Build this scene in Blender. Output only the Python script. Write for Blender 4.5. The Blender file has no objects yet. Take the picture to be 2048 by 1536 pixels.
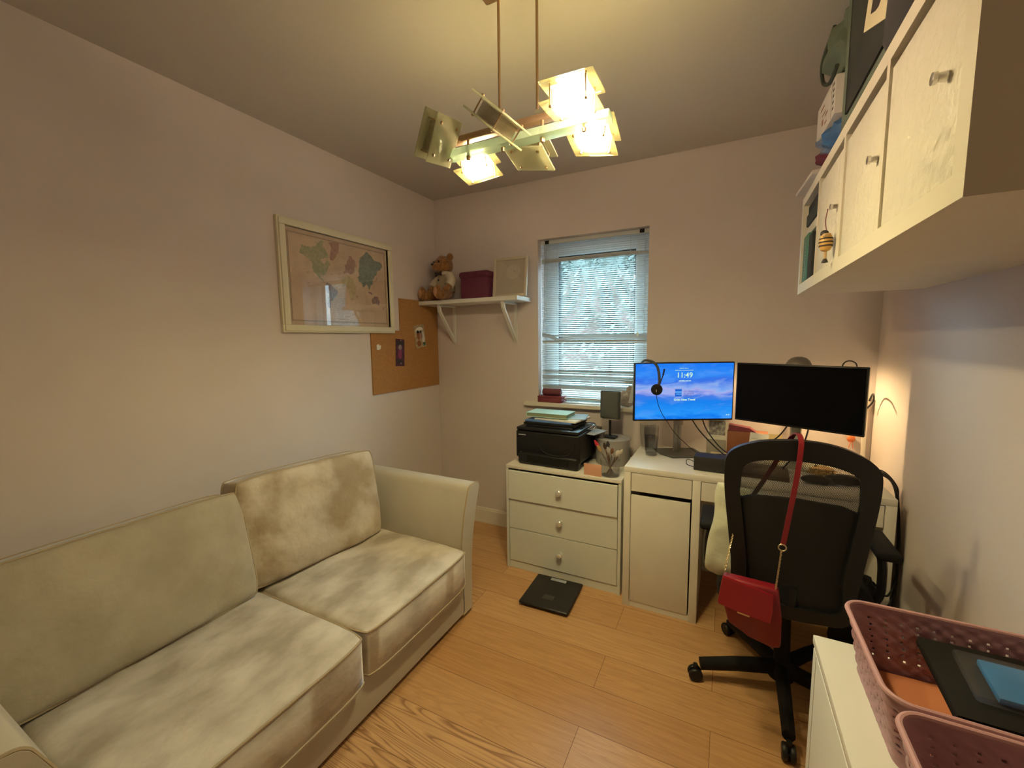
import bpy, bmesh, math, random
from mathutils import Vector, Matrix, noise
random.seed(7)
S = bpy.context.scene
COL = S.collection
PI = math.pi

# ------------------------------------------------------------------ camera
H = 1.401
cam_d = bpy.data.cameras.new('camera'); cam = bpy.data.objects.new('camera', cam_d); COL.objects.link(cam)
cam_d.sensor_width = 36; cam_d.lens = 836.8/2048*36; cam_d.clip_start = .01
Rv = Vector((.89065, .45452, -.01205)); Uv = Vector((-.0378, .10042, .99423)); Fv = Vector((-.45311, .88506, -.10662))
M = Matrix((Rv, Uv, -Fv)).transposed().to_4x4(); M.translation = (0, 0, H)
cam.matrix_world = M
S.camera = cam

# ------------------------------------------------------------------ world, exposure
S.view_settings.view_transform = 'Standard'; S.view_settings.look = 'None'
S.view_settings.gamma = 1; S.view_settings.use_curve_mapping = False
S.view_settings.exposure = 0.5
SKY = 24.0
LAMP = 520.0
W = bpy.data.worlds.new('sky'); S.world = W; W.use_nodes = True
wn = W.node_tree.nodes; wl = W.node_tree.links
bg = wn['Background']
tc = wn.new('ShaderNodeTexCoord'); sx = wn.new('ShaderNodeSeparateXYZ'); cr = wn.new('ShaderNodeValToRGB')
wl.new(tc.outputs['Generated'], sx.inputs[0]); wl.new(sx.outputs[2], cr.inputs[0])
cr.color_ramp.elements[0].color = (.22, .26, .28, 1); cr.color_ramp.elements[0].position = .0
cr.color_ramp.elements[1].color = (.57, .86, 1.0, 1); cr.color_ramp.elements[1].position = .12
wl.new(cr.outputs[0], bg.inputs[0]); bg.inputs[1].default_value = SKY
XL, XR, YB, ZC, YF = -2.0111, .6695, 2.6647, 2.4456, -1.3
# daylight portal in the window opening
pl = bpy.data.lights.new('window_portal', 'AREA'); pl.shape = 'RECTANGLE'; pl.size = .72; pl.size_y = 1.07
pl.cycles.is_portal = True
po = bpy.data.objects.new('window_portal', pl); COL.objects.link(po)
po.location = (-.795, YB+.20, 1.524); po.rotation_euler = (math.radians(-90), 0, 0)

# ------------------------------------------------------------------ materials
def mat(name, col, rough=.5, metal=0, var=0, vscale=6, bump=0, bscale=200, sheen=0, emit=None, estr=0, spec=.5, vcol=None, coat=0, stretch=None, detail=4):
    m = bpy.data.materials.new(name); m.use_nodes = True
    n = m.node_tree.nodes; l = m.node_tree.links; b = n['Principled BSDF']
    b.inputs['Base Color'].default_value = (*col, 1); b.inputs['Roughness'].default_value = rough
    b.inputs['Metallic'].default_value = metal; b.inputs['Specular IOR Level'].default_value = spec
    if sheen: b.inputs['Sheen Weight'].default_value = sheen; b.inputs['Sheen Roughness'].default_value = .35
    if coat: b.inputs['Coat Weight'].default_value = coat; b.inputs['Coat Roughness'].default_value = .08
    if emit: b.inputs['Emission Color'].default_value = (*emit, 1); b.inputs['Emission Strength'].default_value = estr
    src = None
    if var or bump:
        t = n.new('ShaderNodeTexCoord'); src = t.outputs['Object']
        if stretch:
            mp = n.new('ShaderNodeMapping'); mp.inputs['Scale'].default_value = stretch
            l.new(src, mp.inputs[0]); src = mp.outputs[0]
    if var:
        nz = n.new('ShaderNodeTexNoise'); nz.inputs['Scale'].default_value = vscale; nz.inputs['Detail'].default_value = detail
        l.new(src, nz.inputs['Vector'])
        r = n.new('ShaderNodeValToRGB'); l.new(nz.outputs['Fac'], r.inputs[0])
        c2 = vcol or tuple(max(0, c*(1-var)) for c in col)
        r.color_ramp.elements[0].position = .38; r.color_ramp.elements[0].color = (*c2, 1)
        r.color_ramp.elements[1].position = .62; r.color_ramp.elements[1].color = (*col, 1)
        l.new(r.outputs[0], b.inputs['Base Color'])
    if bump:
        nz = n.new('ShaderNodeTexNoise'); nz.inputs['Scale'].default_value = bscale; nz.inputs['Detail'].default_value = 3
        l.new(src, nz.inputs['Vector'])
        bp = n.new('ShaderNodeBump'); bp.inputs['Strength'].default_value = bump; bp.inputs['Distance'].default_value = .01
        l.new(nz.outputs['Fac'], bp.inputs['Height']); l.new(bp.outputs[0], b.inputs['Normal'])
    return m

def glass(name, tint=(1, 1, 1), refl=.5, body=None, bodyfac=0, rough=0.0):
    """thin pane: see-through with mirror reflection growing at grazing angles, optional frosted body"""
    m = bpy.data.materials.new(name); m.use_nodes = True
    n = m.node_tree.nodes; l = m.node_tree.links; n.clear()
    out = n.new('ShaderNodeOutputMaterial'); tr = n.new('ShaderNodeBsdfTransparent'); gl = n.new('ShaderNodeBsdfGlossy')
    tr.inputs[0].default_value = (*tint, 1); gl.inputs['Roughness'].default_value = rough
    fr = n.new('ShaderNodeLayerWeight'); fr.inputs[0].default_value = .5
    pw = n.new('ShaderNodeMath'); pw.operation = 'POWER'; pw.inputs[1].default_value = 4; l.new(fr.outputs['Facing'], pw.inputs[0])
    mu = n.new('ShaderNodeMath'); mu.operation = 'MULTIPLY_ADD'; mu.inputs[1].default_value = .9*refl; mu.inputs[2].default_value = .085*refl; mu.use_clamp = True
    l.new(pw.outputs[0], mu.inputs[0])
    base = tr.outputs[0]
    if body:
        df = n.new('ShaderNodeBsdfDiffuse'); df.inputs[0].default_value = (*body, 1)
        tl = n.new('ShaderNodeBsdfTranslucent'); tl.inputs[0].default_value = (*body, 1)
        a = n.new('ShaderNodeMixShader'); a.inputs[0].default_value = .5; l.new(df.outputs[0], a.inputs[1]); l.new(tl.outputs[0], a.inputs[2])
        mx = n.new('ShaderNodeMixShader'); mx.inputs[0].default_value = bodyfac; l.new(tr.outputs[0], mx.inputs[1]); l.new(a.outputs[0], mx.inputs[2])
        base = mx.outputs[0]
    mx2 = n.new('ShaderNodeMixShader'); l.new(mu.outputs[0], mx2.inputs[0]); l.new(base, mx2.inputs[1]); l.new(gl.outputs[0], mx2.inputs[2])
    l.new(mx2.outputs[0], out.inputs[0])
    return m

def emis(name, col, s):
    m = bpy.data.materials.new(name); m.use_nodes = True
    n = m.node_tree.nodes; n.clear(); o = n.new('ShaderNodeOutputMaterial'); e = n.new('ShaderNodeEmission')
    e.inputs[0].default_value = (*col, 1); e.inputs[1].default_value = s
    m.node_tree.links.new(e.outputs[0], o.inputs[0]); return m

def mesh_fabric(name, col, pitch, hole):
    """woven mesh: solid threads with open holes between"""
    m = bpy.data.materials.new(name); m.use_nodes = True
    n = m.node_tree.nodes; l = m.node_tree.links; b = n['Principled BSDF']; out = n['Material Output']
    b.inputs['Base Color'].default_value = (*col, 1); b.inputs['Roughness'].default_value = .7
    t = n.new('ShaderNodeTexCoord'); sp = n.new('ShaderNodeSeparateXYZ'); l.new(t.outputs['UV'], sp.inputs[0])
    outs = []
    for i in (0, 1):
        d = n.new('ShaderNodeMath'); d.operation = 'DIVIDE'; d.inputs[1].default_value = pitch; l.new(sp.outputs[i], d.inputs[0])
        f = n.new('ShaderNodeMath'); f.operation = 'FRACT'; l.new(d.outputs[0], f.inputs[0])
        g = n.new('ShaderNodeMath'); g.operation = 'LESS_THAN'; g.inputs[1].default_value = hole; l.new(f.outputs[0], g.inputs[0])
        outs.append(g.outputs[0])
    mu = n.new('ShaderNodeMath'); mu.operation = 'MULTIPLY'; l.new(outs[0], mu.inputs[0]); l.new(outs[1], mu.inputs[1])
    tr = n.new('ShaderNodeBsdfTransparent'); mx = n.new('ShaderNodeMixShader')
    l.new(mu.outputs[0], mx.inputs[0]); l.new(b.outputs[0], mx.inputs[1]); l.new(tr.outputs[0], mx.inputs[2]); l.new(mx.outputs[0], out.inputs[0])
    return m

m_wall = mat('wall_paint', (.66, .585, .565), .85, bump=.04, bscale=500, var=.03, vscale=3)
m_ceil = mat('ceiling_paint', (.52, .475, .45), .9, bump=.03, bscale=400)
m_white = mat('white_lacquer', (.72, .72, .67), .35)
m_whitel = mat('white_laminate', (.72, .69, .62), .4, var=.04, vscale=8)
m_chest = mat('chest_white', (.68, .70, .65), .4)
m_trim = mat('trim_gloss', (.74, .69, .60), .35)
m_upvc = mat('window_plastic', (.78, .84, .86), .35)
m_door = mat('quilted_door', (.78, .73, .60), .45, bump=1.0, bscale=34)
m_black = mat('black_plastic', (.009, .009, .010), .42, spec=.35)
m_blackm = mat('black_matt', (.009, .008, .008), .8, spec=.25, bump=.1, bscale=300)
m_screen_off = mat('black_screen', (.002, .002, .003), .25, spec=.12)
m_chrome = mat('chrome', (.75, .74, .72), .18, 1)
m_brass = mat('brushed_bronze', (.42, .28, .17), .38, .85)
m_steel = mat('steel', (.45, .43, .40), .35, .9)
m_cork = mat('cork', (.44, .215, .07), .85, var=.22, vscale=160, bump=.25, bscale=260)
m_sofa = mat('beige_velvet', (.42, .365, .275), .8, var=.2, vscale=5.5, bump=.15, bscale=40, sheen=.5, vcol=(.34, .29, .21))
m_sofa_t = mat('beige_velvet_flat', (.50, .455, .375), .85, var=.12, vscale=3, bump=.05, bscale=300, sheen=.45)
m_seat = mat('beige_velvet_seat', (.60, .545, .47), .8, var=.3, vscale=7.5, bump=.5, bscale=18, sheen=.55, vcol=(.36, .31, .245), detail=8, stretch=(1, .6, 1))
m_backc = mat('beige_velvet_crumpled', (.54, .465, .37), .8, var=.3, vscale=6, bump=1.0, bscale=11, sheen=.55, vcol=(.34, .26, .17), detail=7)
m_pipe = mat('piping', (.36, .28, .175), .8, sheen=.3)
m_red = mat('red_leather', (.24, .009, .018), .42, var=.1, vscale=30)
m_redflap = mat('red_leather_flap', (.32, .012, .022), .38)
m_gold = mat('gold_chain', (.75, .6, .35), .3, 1)
m_pink = mat('pink_plastic', (.44, .24, .28), .42, bump=.08, bscale=200)
m_pinkrim = mat('pink_plastic_rim', (.52, .29, .31), .42)  # slightly lighter pink for the basket rims
m_terra = mat('terracotta_card', (.62, .22, .10), .7)
m_blue = mat('blue_pack', (.03, .20, .52), .6, var=.15, vscale=40)
m_paper = mat('paper', (.75, .72, .64), .8)
m_cyanbook = mat('pale_green_cover', (.48, .74, .66), .5)
m_bluebook = mat('blue_cover', (.10, .2, .5), .45)
m_greycard = mat('grey_card', (.35, .38, .42), .6)
m_maroon = mat('maroon_box', (.20, .035, .05), .5, var=.15, vscale=40)
m_purple = mat('plum_woven', (.12, .018, .05), .6, bump=.4, bscale=120)
m_fur = mat('bear_fur', (.36, .165, .055), .95, var=.35, vscale=60, bump=1.0, bscale=130, sheen=.3)
m_pad = mat('paw_felt', (.52, .29, .14), .9)
m_shirt = mat('cream_cotton', (.62, .55, .42), .9, bump=.2, bscale=60)
m_vest = mat('striped_vest', (.36, .30, .19), .9)
m_photo = mat('grey_photo', (.16, .15, .16), .4, var=.7, vscale=60, vcol=(.45, .43, .40))
m_framew = mat('frame_champagne', (.56, .50, .38), .4)
m_print = mat('pale_print', (.50, .45, .36), .8, var=.05, vscale=10)
m_mapframe = mat('cream_moulding', (.72, .68, .52), .45)
m_mat_paper = mat('map_paper', (.68, .52, .37), .8, var=.15, vscale=9, vcol=(.58, .43, .31))
m_mapborder = mat('map_border', (.46, .36, .25), .8)
m_line = mat('map_line', (.22, .15, .09), .8)
m_ngreen = mat('map_green', (.33, .36, .20), .8, var=.35, vscale=70, vcol=(.44, .40, .26))
m_teal = mat('map_teal', (.22, .29, .25), .8, var=.3, vscale=70)
m_pinkland = mat('map_pink', (.44, .26, .20), .8, var=.2, vscale=60)
m_mauve = mat('map_mauve', (.36, .27, .26), .8, var=.3, vscale=60)
m_yell = mat('map_yellow', (.58, .48, .28), .8, var=.2, vscale=60)
m_glass = glass('pane_glass', refl=.9)
m_winglass = glass('window_glass', refl=.5, tint=(.97, 1, 1))
m_lampglass = glass('lamp_glass_glow_tint', tint=(.93, .97, .86), refl=.6, body=(.80, .70, .30), bodyfac=.12)  # yellow glow of the lit heads is put into the glass colour
m_lampback = glass('lamp_glass_dimmer', tint=(.9, .9, .8), refl=.4, body=(.8, .74, .50), bodyfac=.6)  # denser inner square added in lit heads to dim the ceiling above
m_lampglass_off = glass('lamp_glass_frosted', tint=(.9, .95, .85), refl=.6, body=(.62, .60, .42), bodyfac=.62)
m_barglass = glass('bar_glass', tint=(.8, .92, .82), refl=.8, body=(.50, .62, .47), bodyfac=.6)
m_tumbler = glass('tumbler_glass', tint=(.97, .98, .985), refl=.9)
m_water = glass('water', tint=(.95, .97, .98), refl=.5)
m_plastic = glass('clear_plastic', tint=(.95, .95, .95), refl=.6, body=(.7, .7, .7), bodyfac=.05, rough=.12)
m_halogen = emis('halogen_lit', (1, .76, .49), LAMP)
m_deskbulb = emis('desk_bulb', (1, .70, .33), 950)
m_cushion = mat('pale_green_cushion', (.55, .56, .43), .85, bump=.5, bscale=14)
m_slat = mat('blind_slat', (.52, .54, .53), .45)
m_mesh = mesh_fabric('chair_mesh', (.015, .015, .015), .0036, .54)
m_lampmesh = mesh_fabric('lamp_wire_mesh', (.28, .22, .15), .0034, .6)
m_hedge = mat('leaves', (.022, .036, .029), .6, var=.5, vscale=9)
m_hedge.use_backface_culling = False
m_tray = mat('grey_round_box', (.33, .31, .30), .6)
m_peach = mat('peach_card', (.62, .33, .22), .7)
m_yellowp = mat('yellow_paper', (.78, .60, .30), .8)
m_brownb = mat('brown_leather_box', (.26, .085, .035), .55, var=.1, vscale=20)
m_greenbook = mat('green_book', (.05, .17, .10), .5)
m_tan = mat('tan_pages', (.60, .40, .20), .8)
m_bagg = mat('sage_canvas', (.13, .16, .12), .8, var=.15, vscale=12, bump=.1, bscale=60)
m_bagblk = mat('charcoal_panel', (.022, .022, .018), .8)
m_silverl = mat('silver_text', (.5, .5, .52), .4)
m_ink = mat('dark_ink', (.03, .02, .02), .6)
m_lightink = mat('light_print', (.62, .60, .52), .6)

# screen picture: blue sky with clouds (the lit display itself)
def screen_mat():
    m = bpy.data.materials.new('lit_display'); m.use_nodes = True
    n = m.node_tree.nodes; l = m.node_tree.links; n.clear()
    o = n.new('ShaderNodeOutputMaterial'); e = n.new('ShaderNodeEmission'); e.inputs[1].default_value = .707
    t = n.new('ShaderNodeTexCoord'); mp = n.new('ShaderNodeMapping'); mp.inputs['Scale'].default_value = (6.0, 1, 20)
    l.new(t.outputs['Object'], mp.inputs[0])
    nz = n.new('ShaderNodeTexNoise'); nz.inputs['Scale'].default_value = 1.3; nz.inputs['Detail'].default_value = 6; nz.inputs['Distortion'].default_value = .5
    l.new(mp.outputs[0], nz.inputs['Vector'])
    sp = n.new('ShaderNodeSeparateXYZ'); l.new(t.outputs['Object'], sp.inputs[0])
    mr = n.new('ShaderNodeMapRange'); mr.inputs[1].default_value = -.15; mr.inputs[2].default_value = .15; l.new(sp.outputs[2], mr.inputs[0])
    g = n.new('ShaderNodeValToRGB'); els = g.color_ramp.elements
    cols = [(0, (.006, .19, .85)), (.1, (.02, .30, .95)), (.28, (.01, .22, .85)), (.42, (.06, .20, .78)), (.50, (.40, .42, .82)), (.58, (.26, .42, .86)), (.68, (.04, .17, .80)), (.82, (.03, .25, .92)), (1, (.01, .19, .90))]
    els[0].position = 0; els[0].color = (*cols[0][1], 1); els[1].position = 1; els[1].color = (*cols[-1][1], 1)
    for p, c in cols[1:-1]:
        x = els.new(p); x.color = (*c, 1)
    ad = n.new('ShaderNodeMath'); ad.operation = 'MULTIPLY_ADD'; ad.inputs[1].default_value = .40; l.new(nz.outputs['Fac'], ad.inputs[0]); 
    sb = n.new('ShaderNodeMath'); sb.operation = 'SUBTRACT'; sb.inputs[1].default_value = .20; l.new(mr.outputs[0], sb.inputs[0]); l.new(sb.outputs[0], ad.inputs[2])
    l.new(ad.outputs[0], g.inputs[0])
    r2 = n.new('ShaderNodeValToRGB'); l.new(nz.outputs['Fac'], r2.inputs[0])
    r2.color_ramp.elements[0].position = .5; r2.color_ramp.elements[0].color = (0, 0, 0, 1)
    r2.color_ramp.elements[1].position = .75; r2.color_ramp.elements[1].color = (.35, .35, .35, 1)
    mx = n.new('ShaderNodeMixRGB'); l.new(r2.outputs[0], mx.inputs[0]); l.new(g.outputs[0], mx.inputs[1]); mx.inputs[2].default_value = (.20, .50, 1, 1)
    l.new(mx.outputs[0], e.inputs[0]); l.new(e.outputs[0], o.inputs[0]); return m
m_display = screen_mat()
m_dtext = emis('display_text', (.62, .90, .707), .707)
m_dtext2 = emis('display_text_pale', (.35, .62, .707), .707)
m_dlogo = emis('display_logo_blue', (.012, .13, .62), .707)
m_dlogo2 = emis('display_logo_light', (.13, .40, .92), .707)
m_dgrey = emis('display_grey_text', (.13, .17, .50), .707)

# floor: oak planks running across the room (along x)
def floor_mat():
    m = bpy.data.materials.new('oak_floor'); m.use_nodes = True
    n = m.node_tree.nodes; l = m.node_tree.links; b = n['Principled BSDF']
    t = n.new('ShaderNodeTexCoord')
    br = n.new('ShaderNodeTexBrick'); br.offset = .37; br.inputs['Scale'].default_value = 1
    br.inputs['Brick Width'].default_value = 1.15; br.inputs['Row Height'].default_value = .19
    br.inputs['Mortar Size'].default_value = .0012; br.inputs['Mortar Smooth'].default_value = .3
    br.inputs['Color1'].default_value = (0, 0, 0, 1); br.inputs['Color2'].default_value = (1, 1, 1, 1); br.inputs['Mortar'].default_value = (.5, .5, .5, 1)
    l.new(t.outputs['Object'], br.inputs['Vector'])
    # grain: stretched, distorted rings with an offset per plank
    mp = n.new('ShaderNodeMapping'); mp.inputs['Scale'].default_value = (.30, 5.0, 1)
    ad = n.new('ShaderNodeVectorMath'); ad.operation = 'MULTIPLY_ADD'; ad.inputs[1].default_value = (7.3, 3.1, 5.7)
    l.new(br.outputs['Color'], ad.inputs[0]); l.new(t.outputs['Object'], ad.inputs[2]); l.new(ad.outputs[0], mp.inputs[0])
    wv = n.new('ShaderNodeTexNoise'); wv.inputs['Scale'].default_value = 2.2; wv.inputs['Detail'].default_value = 1.5
    l.new(mp.outputs[0], wv.inputs['Vector'])
    mulr = n.new('ShaderNodeMath'); mulr.operation = 'MULTIPLY'; mulr.inputs[1].default_value = 26; l.new(wv.outputs['Fac'], mulr.inputs[0])
    fr = n.new('ShaderNodeMath'); fr.operation = 'FRACT'; l.new(mulr.outputs[0], fr.inputs[0])
    gr = n.new('ShaderNodeValToRGB'); l.new(fr.outputs[0], gr.inputs[0])
    gr.color_ramp.elements[0].position = 0; gr.color_ramp.elements[0].color = (0, 0, 0, 1)
    gr.color_ramp.elements[1].position = .35; gr.color_ramp.elements[1].color = (1, 1, 1, 1)
    e3 = gr.color_ramp.elements.new(.9); e3.color = (.8, .8, .8, 1); e4 = gr.color_ramp.elements.new(1); e4.color = (0, 0, 0, 1)
    # streaks
    mp2 = n.new('ShaderNodeMapping'); mp2.inputs['Scale'].default_value = (3, 55, 1); l.new(t.outputs['Object'], mp2.inputs[0])
    st = n.new('ShaderNodeTexNoise'); st.inputs['Scale'].default_value = 1.6; st.inputs['Detail'].default_value = 5; l.new(mp2.outputs[0], st.inputs['Vector'])
    pc = n.new('ShaderNodeValToRGB'); l.new(br.outputs['Color'], pc.inputs[0])
    pc.color_ramp.elements[0].color = (.52, .285, .12, 1); pc.color_ramp.elements[1].color = (.64, .39, .19, 1)
    dk = n.new('ShaderNodeMixRGB'); dk.blend_type = 'MULTIPLY'
    # grain visible strongly only on some planks
    sel = n.new('ShaderNodeMath'); sel.operation = 'GREATER_THAN'; sel.inputs[1].default_value = .80; 
    sepc = n.new('ShaderNodeSeparateColor'); l.new(br.outputs['Color'], sepc.inputs[0]); l.new(sepc.outputs[0], sel.inputs[0])
    amt = n.new('ShaderNodeMath'); amt.operation = 'MULTIPLY_ADD'; amt.inputs[1].default_value = .55; amt.inputs[2].default_value = .16; l.new(sel.outputs[0], amt.inputs[0])
    inv = n.new('ShaderNodeMath'); inv.operation = 'SUBTRACT'; inv.inputs[0].default_value = 1; l.new(gr.outputs[0], inv.inputs[1])
    am2 = n.new('ShaderNodeMath'); am2.operation = 'MULTIPLY'; l.new(inv.outputs[0], am2.inputs[0]); l.new(amt.outputs[0], am2.inputs[1])
    l.new(am2.outputs[0], dk.inputs[0]); l.new(pc.outputs[0], dk.inputs[1]); dk.inputs[2].default_value = (.28, .16, .09, 1)
    sr = n.new('ShaderNodeValToRGB'); l.new(st.outputs['Fac'], sr.inputs[0]); sr.color_ramp.elements[0].position = .3; sr.color_ramp.elements[0].color = (.80, .76, .70, 1)
    sr.color_ramp.elements[1].position = .6; sr.color_ramp.elements[1].color = (1, 1, 1, 1)
    m2 = n.new('ShaderNodeMixRGB'); m2.blend_type = 'MULTIPLY'; m2.inputs[0].default_value = .8; l.new(dk.outputs[0], m2.inputs[1]); l.new(sr.outputs[0], m2.inputs[2])
    mo = n.new('ShaderNodeMixRGB'); mo.blend_type = 'MULTIPLY'; l.new(br.outputs['Fac'], mo.inputs[0]); l.new(m2.outputs[0], mo.inputs[1]); mo.inputs[2].default_value = (.35, .28, .22, 1)
    l.new(mo.outputs[0], b.inputs['Base Color']); b.inputs['Roughness'].default_value = .33
    b.inputs['Specular IOR Level'].default_value = .45
    bp = n.new('ShaderNodeBump'); bp.inputs['Strength'].default_value = .08; bp.inputs['Distance'].default_value = .003
    l.new(st.outputs['Fac'], bp.inputs['Height']); l.new(bp.outputs[0], b.inputs['Normal'])
    return m
m_floor = floor_mat()

# ------------------------------------------------------------------ mesh helpers
def nb(): return bmesh.new()
def _mi(bm, n0, mi):
    bm.faces.ensure_lookup_table()
    for f in bm.faces[n0:]: f.material_index = mi
def box(bm, x0, x1, y0, y1, z0, z1, bev=0, mi=0, mtx=None, seg=2):
    n0 = len(bm.faces)
    r = bmesh.ops.create_cube(bm, size=1)
    vs = r['verts']
    for v in vs:
        v.co = Vector((x0+(v.co.x+.5)*(x1-x0), y0+(v.co.y+.5)*(y1-y0), z0+(v.co.z+.5)*(z1-z0)))
    if bev:
        es = list({e for v in vs for e in v.link_edges})
        bmesh.ops.bevel(bm, geom=es, offset=bev, segments=seg, affect='EDGES', profile=.5)
        pass
    if mtx is not None:
        allv = set()
        bm.faces.ensure_lookup_table()
        for f in bm.faces[n0:]: allv.update(f.verts)
        for v in allv: v.co = mtx @ v.co
    _mi(bm, n0, mi); return bm
def tube(bm, pts, r, seg=8, mi=0, closed=False, cap=True, flat=None):
    n0 = len(bm.faces); pts = [Vector(p) for p in pts]; n = len(pts); rings = []
    up = Vector((0, 0, 1)); prev = None
    for i, p in enumerate(pts):
        if closed: d = pts[(i+1) % n]-pts[i-1]
        else: d = pts[min(i+1, n-1)]-pts[max(i-1, 0)]
        d.normalize()
        a = prev if prev is not None else (up if abs(d.z) < .95 else Vector((1, 0, 0)))
        s = (a - d*a.dot(d)); 
        if s.length < 1e-6: s = d.orthogonal()
        s.normalize(); prev = s; t = d.cross(s)
        rr = r[i] if isinstance(r, (list, tuple)) else r
        k = flat or 1
        rings.append([bm.verts.new(p+s*rr*math.cos(2*PI*j/seg)+t*rr*k*math.sin(2*PI*j/seg)) for j in range(seg)])
    for i in range(n if closed else n-1):
        A, B = rings[i], rings[(i+1) % n]
        for j in range(seg): bm.faces.new((A[j], A[(j+1) % seg], B[(j+1) % seg], B[j]))
    if cap and not closed:
        bm.faces.new(rings[0][::-1]); bm.faces.new(rings[-1])
    _mi(bm, n0, mi); return bm
def lathe(bm, prof, c=(0, 0, 0), seg=24, mi=0, mtx=None):
    n0 = len(bm.faces); rings = []; c = Vector(c); new = []
    for r, z in prof:
        if r < 1e-6: ring = [bm.verts.new(c+Vector((0, 0, z)))]
        else: ring = [bm.verts.new(c+Vector((r*math.cos(2*PI*j/seg), r*math.sin(2*PI*j/seg), z))) for j in range(seg)]
        rings.append(ring); new += ring
    for A, B in zip(rings, rings[1:]):
        for j in range(seg):
            k = (j+1) % seg
            if len(A) == 1 and len(B) == 1: continue
            if len(A) == 1: bm.faces.new((A[0], B[k], B[j]))
            elif len(B) == 1: bm.faces.new((A[j], A[k], B[0]))
            else: bm.faces.new((A[j], A[k], B[k], B[j]))
    if mtx is not None:
        for v in new: v.co = mtx @ v.co
    _mi(bm, n0, mi); return bm
def prism(bm, poly, h, mtx, mi=0):
    """poly in local xy, extruded 0..h in local z"""
    n0 = len(bm.faces)
    A = [bm.verts.new(mtx @ Vector((x, y, 0))) for x, y in poly]
    B = [bm.verts.new(mtx @ Vector((x, y, h))) for x, y in poly]
    bm.faces.new(A[::-1]); bm.faces.new(B); n = len(poly)
    for i in range(n): bm.faces.new((A[i], A[(i+1) % n], B[(i+1) % n], B[i]))
    _mi(bm, n0, mi); return bm
def ngon(bm, pts, mi=0):
    n0 = len(bm.faces); bm.faces.new([bm.verts.new(p) for p in pts]); _mi(bm, n0, mi)
def ball(bm, c, r, mi=0, sub=3, scale=(1, 1, 1), mtx=None, bumpy=0, bs=20):
    n0 = len(bm.faces)
    rr = bmesh.ops.create_icosphere(bm, subdivisions=sub, radius=1)
    for v in rr['verts']:
        k = 1+bumpy*noise.noise(v.co*bs*.1*10)
        co = Vector((v.co.x*scale[0], v.co.y*scale[1], v.co.z*scale[2]))*r*k
        if mtx is not None: co = mtx @ co
        v.co = co+Vector(c)
    _mi(bm, n0, mi)
def pillow(bm, w, d, h, mtx, p=4.0, nu=26, nv=22, wr=.006, edge=.35, ws=7, mi=0, seed=0, puff=1.0):
    """soft box cushion: rounded plan (w x d), domed top and bottom, boxed side, gentle wrinkles"""
    n0 = len(bm.faces); top = {}; bot = {}
    for i in range(nu+1):
        for j in range(nv+1):
            a = -1+2*i/nu; b = -1+2*j/nv
            # concentrate samples near edges
            a = math.sin(a*PI/2)*.55+a*.45; b = math.sin(b*PI/2)*.55+b*.45
            # rounded corners in plan
            rr = max(abs(a), abs(b)); k = 1-.045*(abs(a)**6*abs(b)**6)
            x = a*w/2*k; y = b*d/2*k
            dome = (1-abs(a)**p)*(1-abs(b)**p)
            hz = h/2*(edge+(1-edge)*max(0, dome)**.45*puff) if dome > 0 else h/2*edge
            q = Vector((x*ws+seed, y*ws, seed*1.7)); dz = wr*noise.noise(q)+wr*.6*noise.noise(q*2.3)
            top[i, j] = bm.verts.new(mtx @ Vector((x, y, hz+dz*(dome > .02))))
            bot[i, j] = bm.verts.new(mtx @ Vector((x, y, -hz)))
    for i in range(nu):
        for j in range(nv):
            bm.faces.new((top[i, j], top[i+1, j], top[i+1, j+1], top[i, j+1]))
            bm.faces.new((bot[i, j+1], bot[i+1, j+1], bot[i+1, j], bot[i, j]))
    rim = [(i, 0) for i in range(nu)]+[(nu, j) for j in range(nv)]+[(nu-i, nv) for i in range(nu)]+[(0, nv-j) for j in range(nv)]
    for k in range(len(rim)):
        a, b = rim[k], rim[(k+1) % len(rim)]
        bm.faces.new((bot[a], bot[b], top[b], top[a]))
    _mi(bm, n0, mi)
    return [top[k].co.copy() for k in rim], [bot[k].co.copy() for k in rim]
def text(bm, s, size, mtx, mi=0, align='CENTER', ext=0.0003, sx=1.0, bold=0):
    c = bpy.data.curves.new('t', 'FONT'); c.body = s; c.size = size; c.align_x = align; c.extrude = ext; c.resolution_u = 3; c.offset = bold
    o = bpy.data.objects.new('t', c); COL.objects.link(o)
    dg = bpy.context.evaluated_depsgraph_get(); me = bpy.data.meshes.new_from_object(o.evaluated_get(dg))
    n0 = len(bm.faces); v0 = len(bm.verts); bm.from_mesh(me); bm.verts.ensure_lookup_table()
    for v in bm.verts[v0:]: v.co = mtx @ Vector((v.co.x*sx, v.co.y, v.co.z))
    _mi(bm, n0, mi); bpy.data.objects.remove(o); bpy.data.curves.remove(c); bpy.data.meshes.remove(me)
def obj(name, bm, ms, parent=None, smooth=True, label=None, origin=None, ang=38):
    """origin None + parent: bm is in the parent's local space."""
    me = bpy.data.meshes.new(name); bmesh.ops.recalc_face_normals(bm, faces=bm.faces[:])
    if origin is not None: bmesh.ops.translate(bm, verts=bm.verts[:], vec=-Vector(origin))
    bm.to_mesh(me); bm.free()
    for m in (ms if isinstance(ms, (list, tuple)) else [ms]): me.materials.append(m)
    if smooth:
        me.polygons.foreach_set('use_smooth', [True]*len(me.polygons)); me.set_sharp_from_angle(angle=math.radians(ang))
    o = bpy.data.objects.new(name, me); COL.objects.link(o)
    if parent: o.parent = parent
    if origin is not None: o.location = origin
    if label: o['label'] = label
    return o
def tag(o, label, cat, group=None):
    o['label'] = label; o['category'] = cat
    if group: o['group'] = group
    return o
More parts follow.
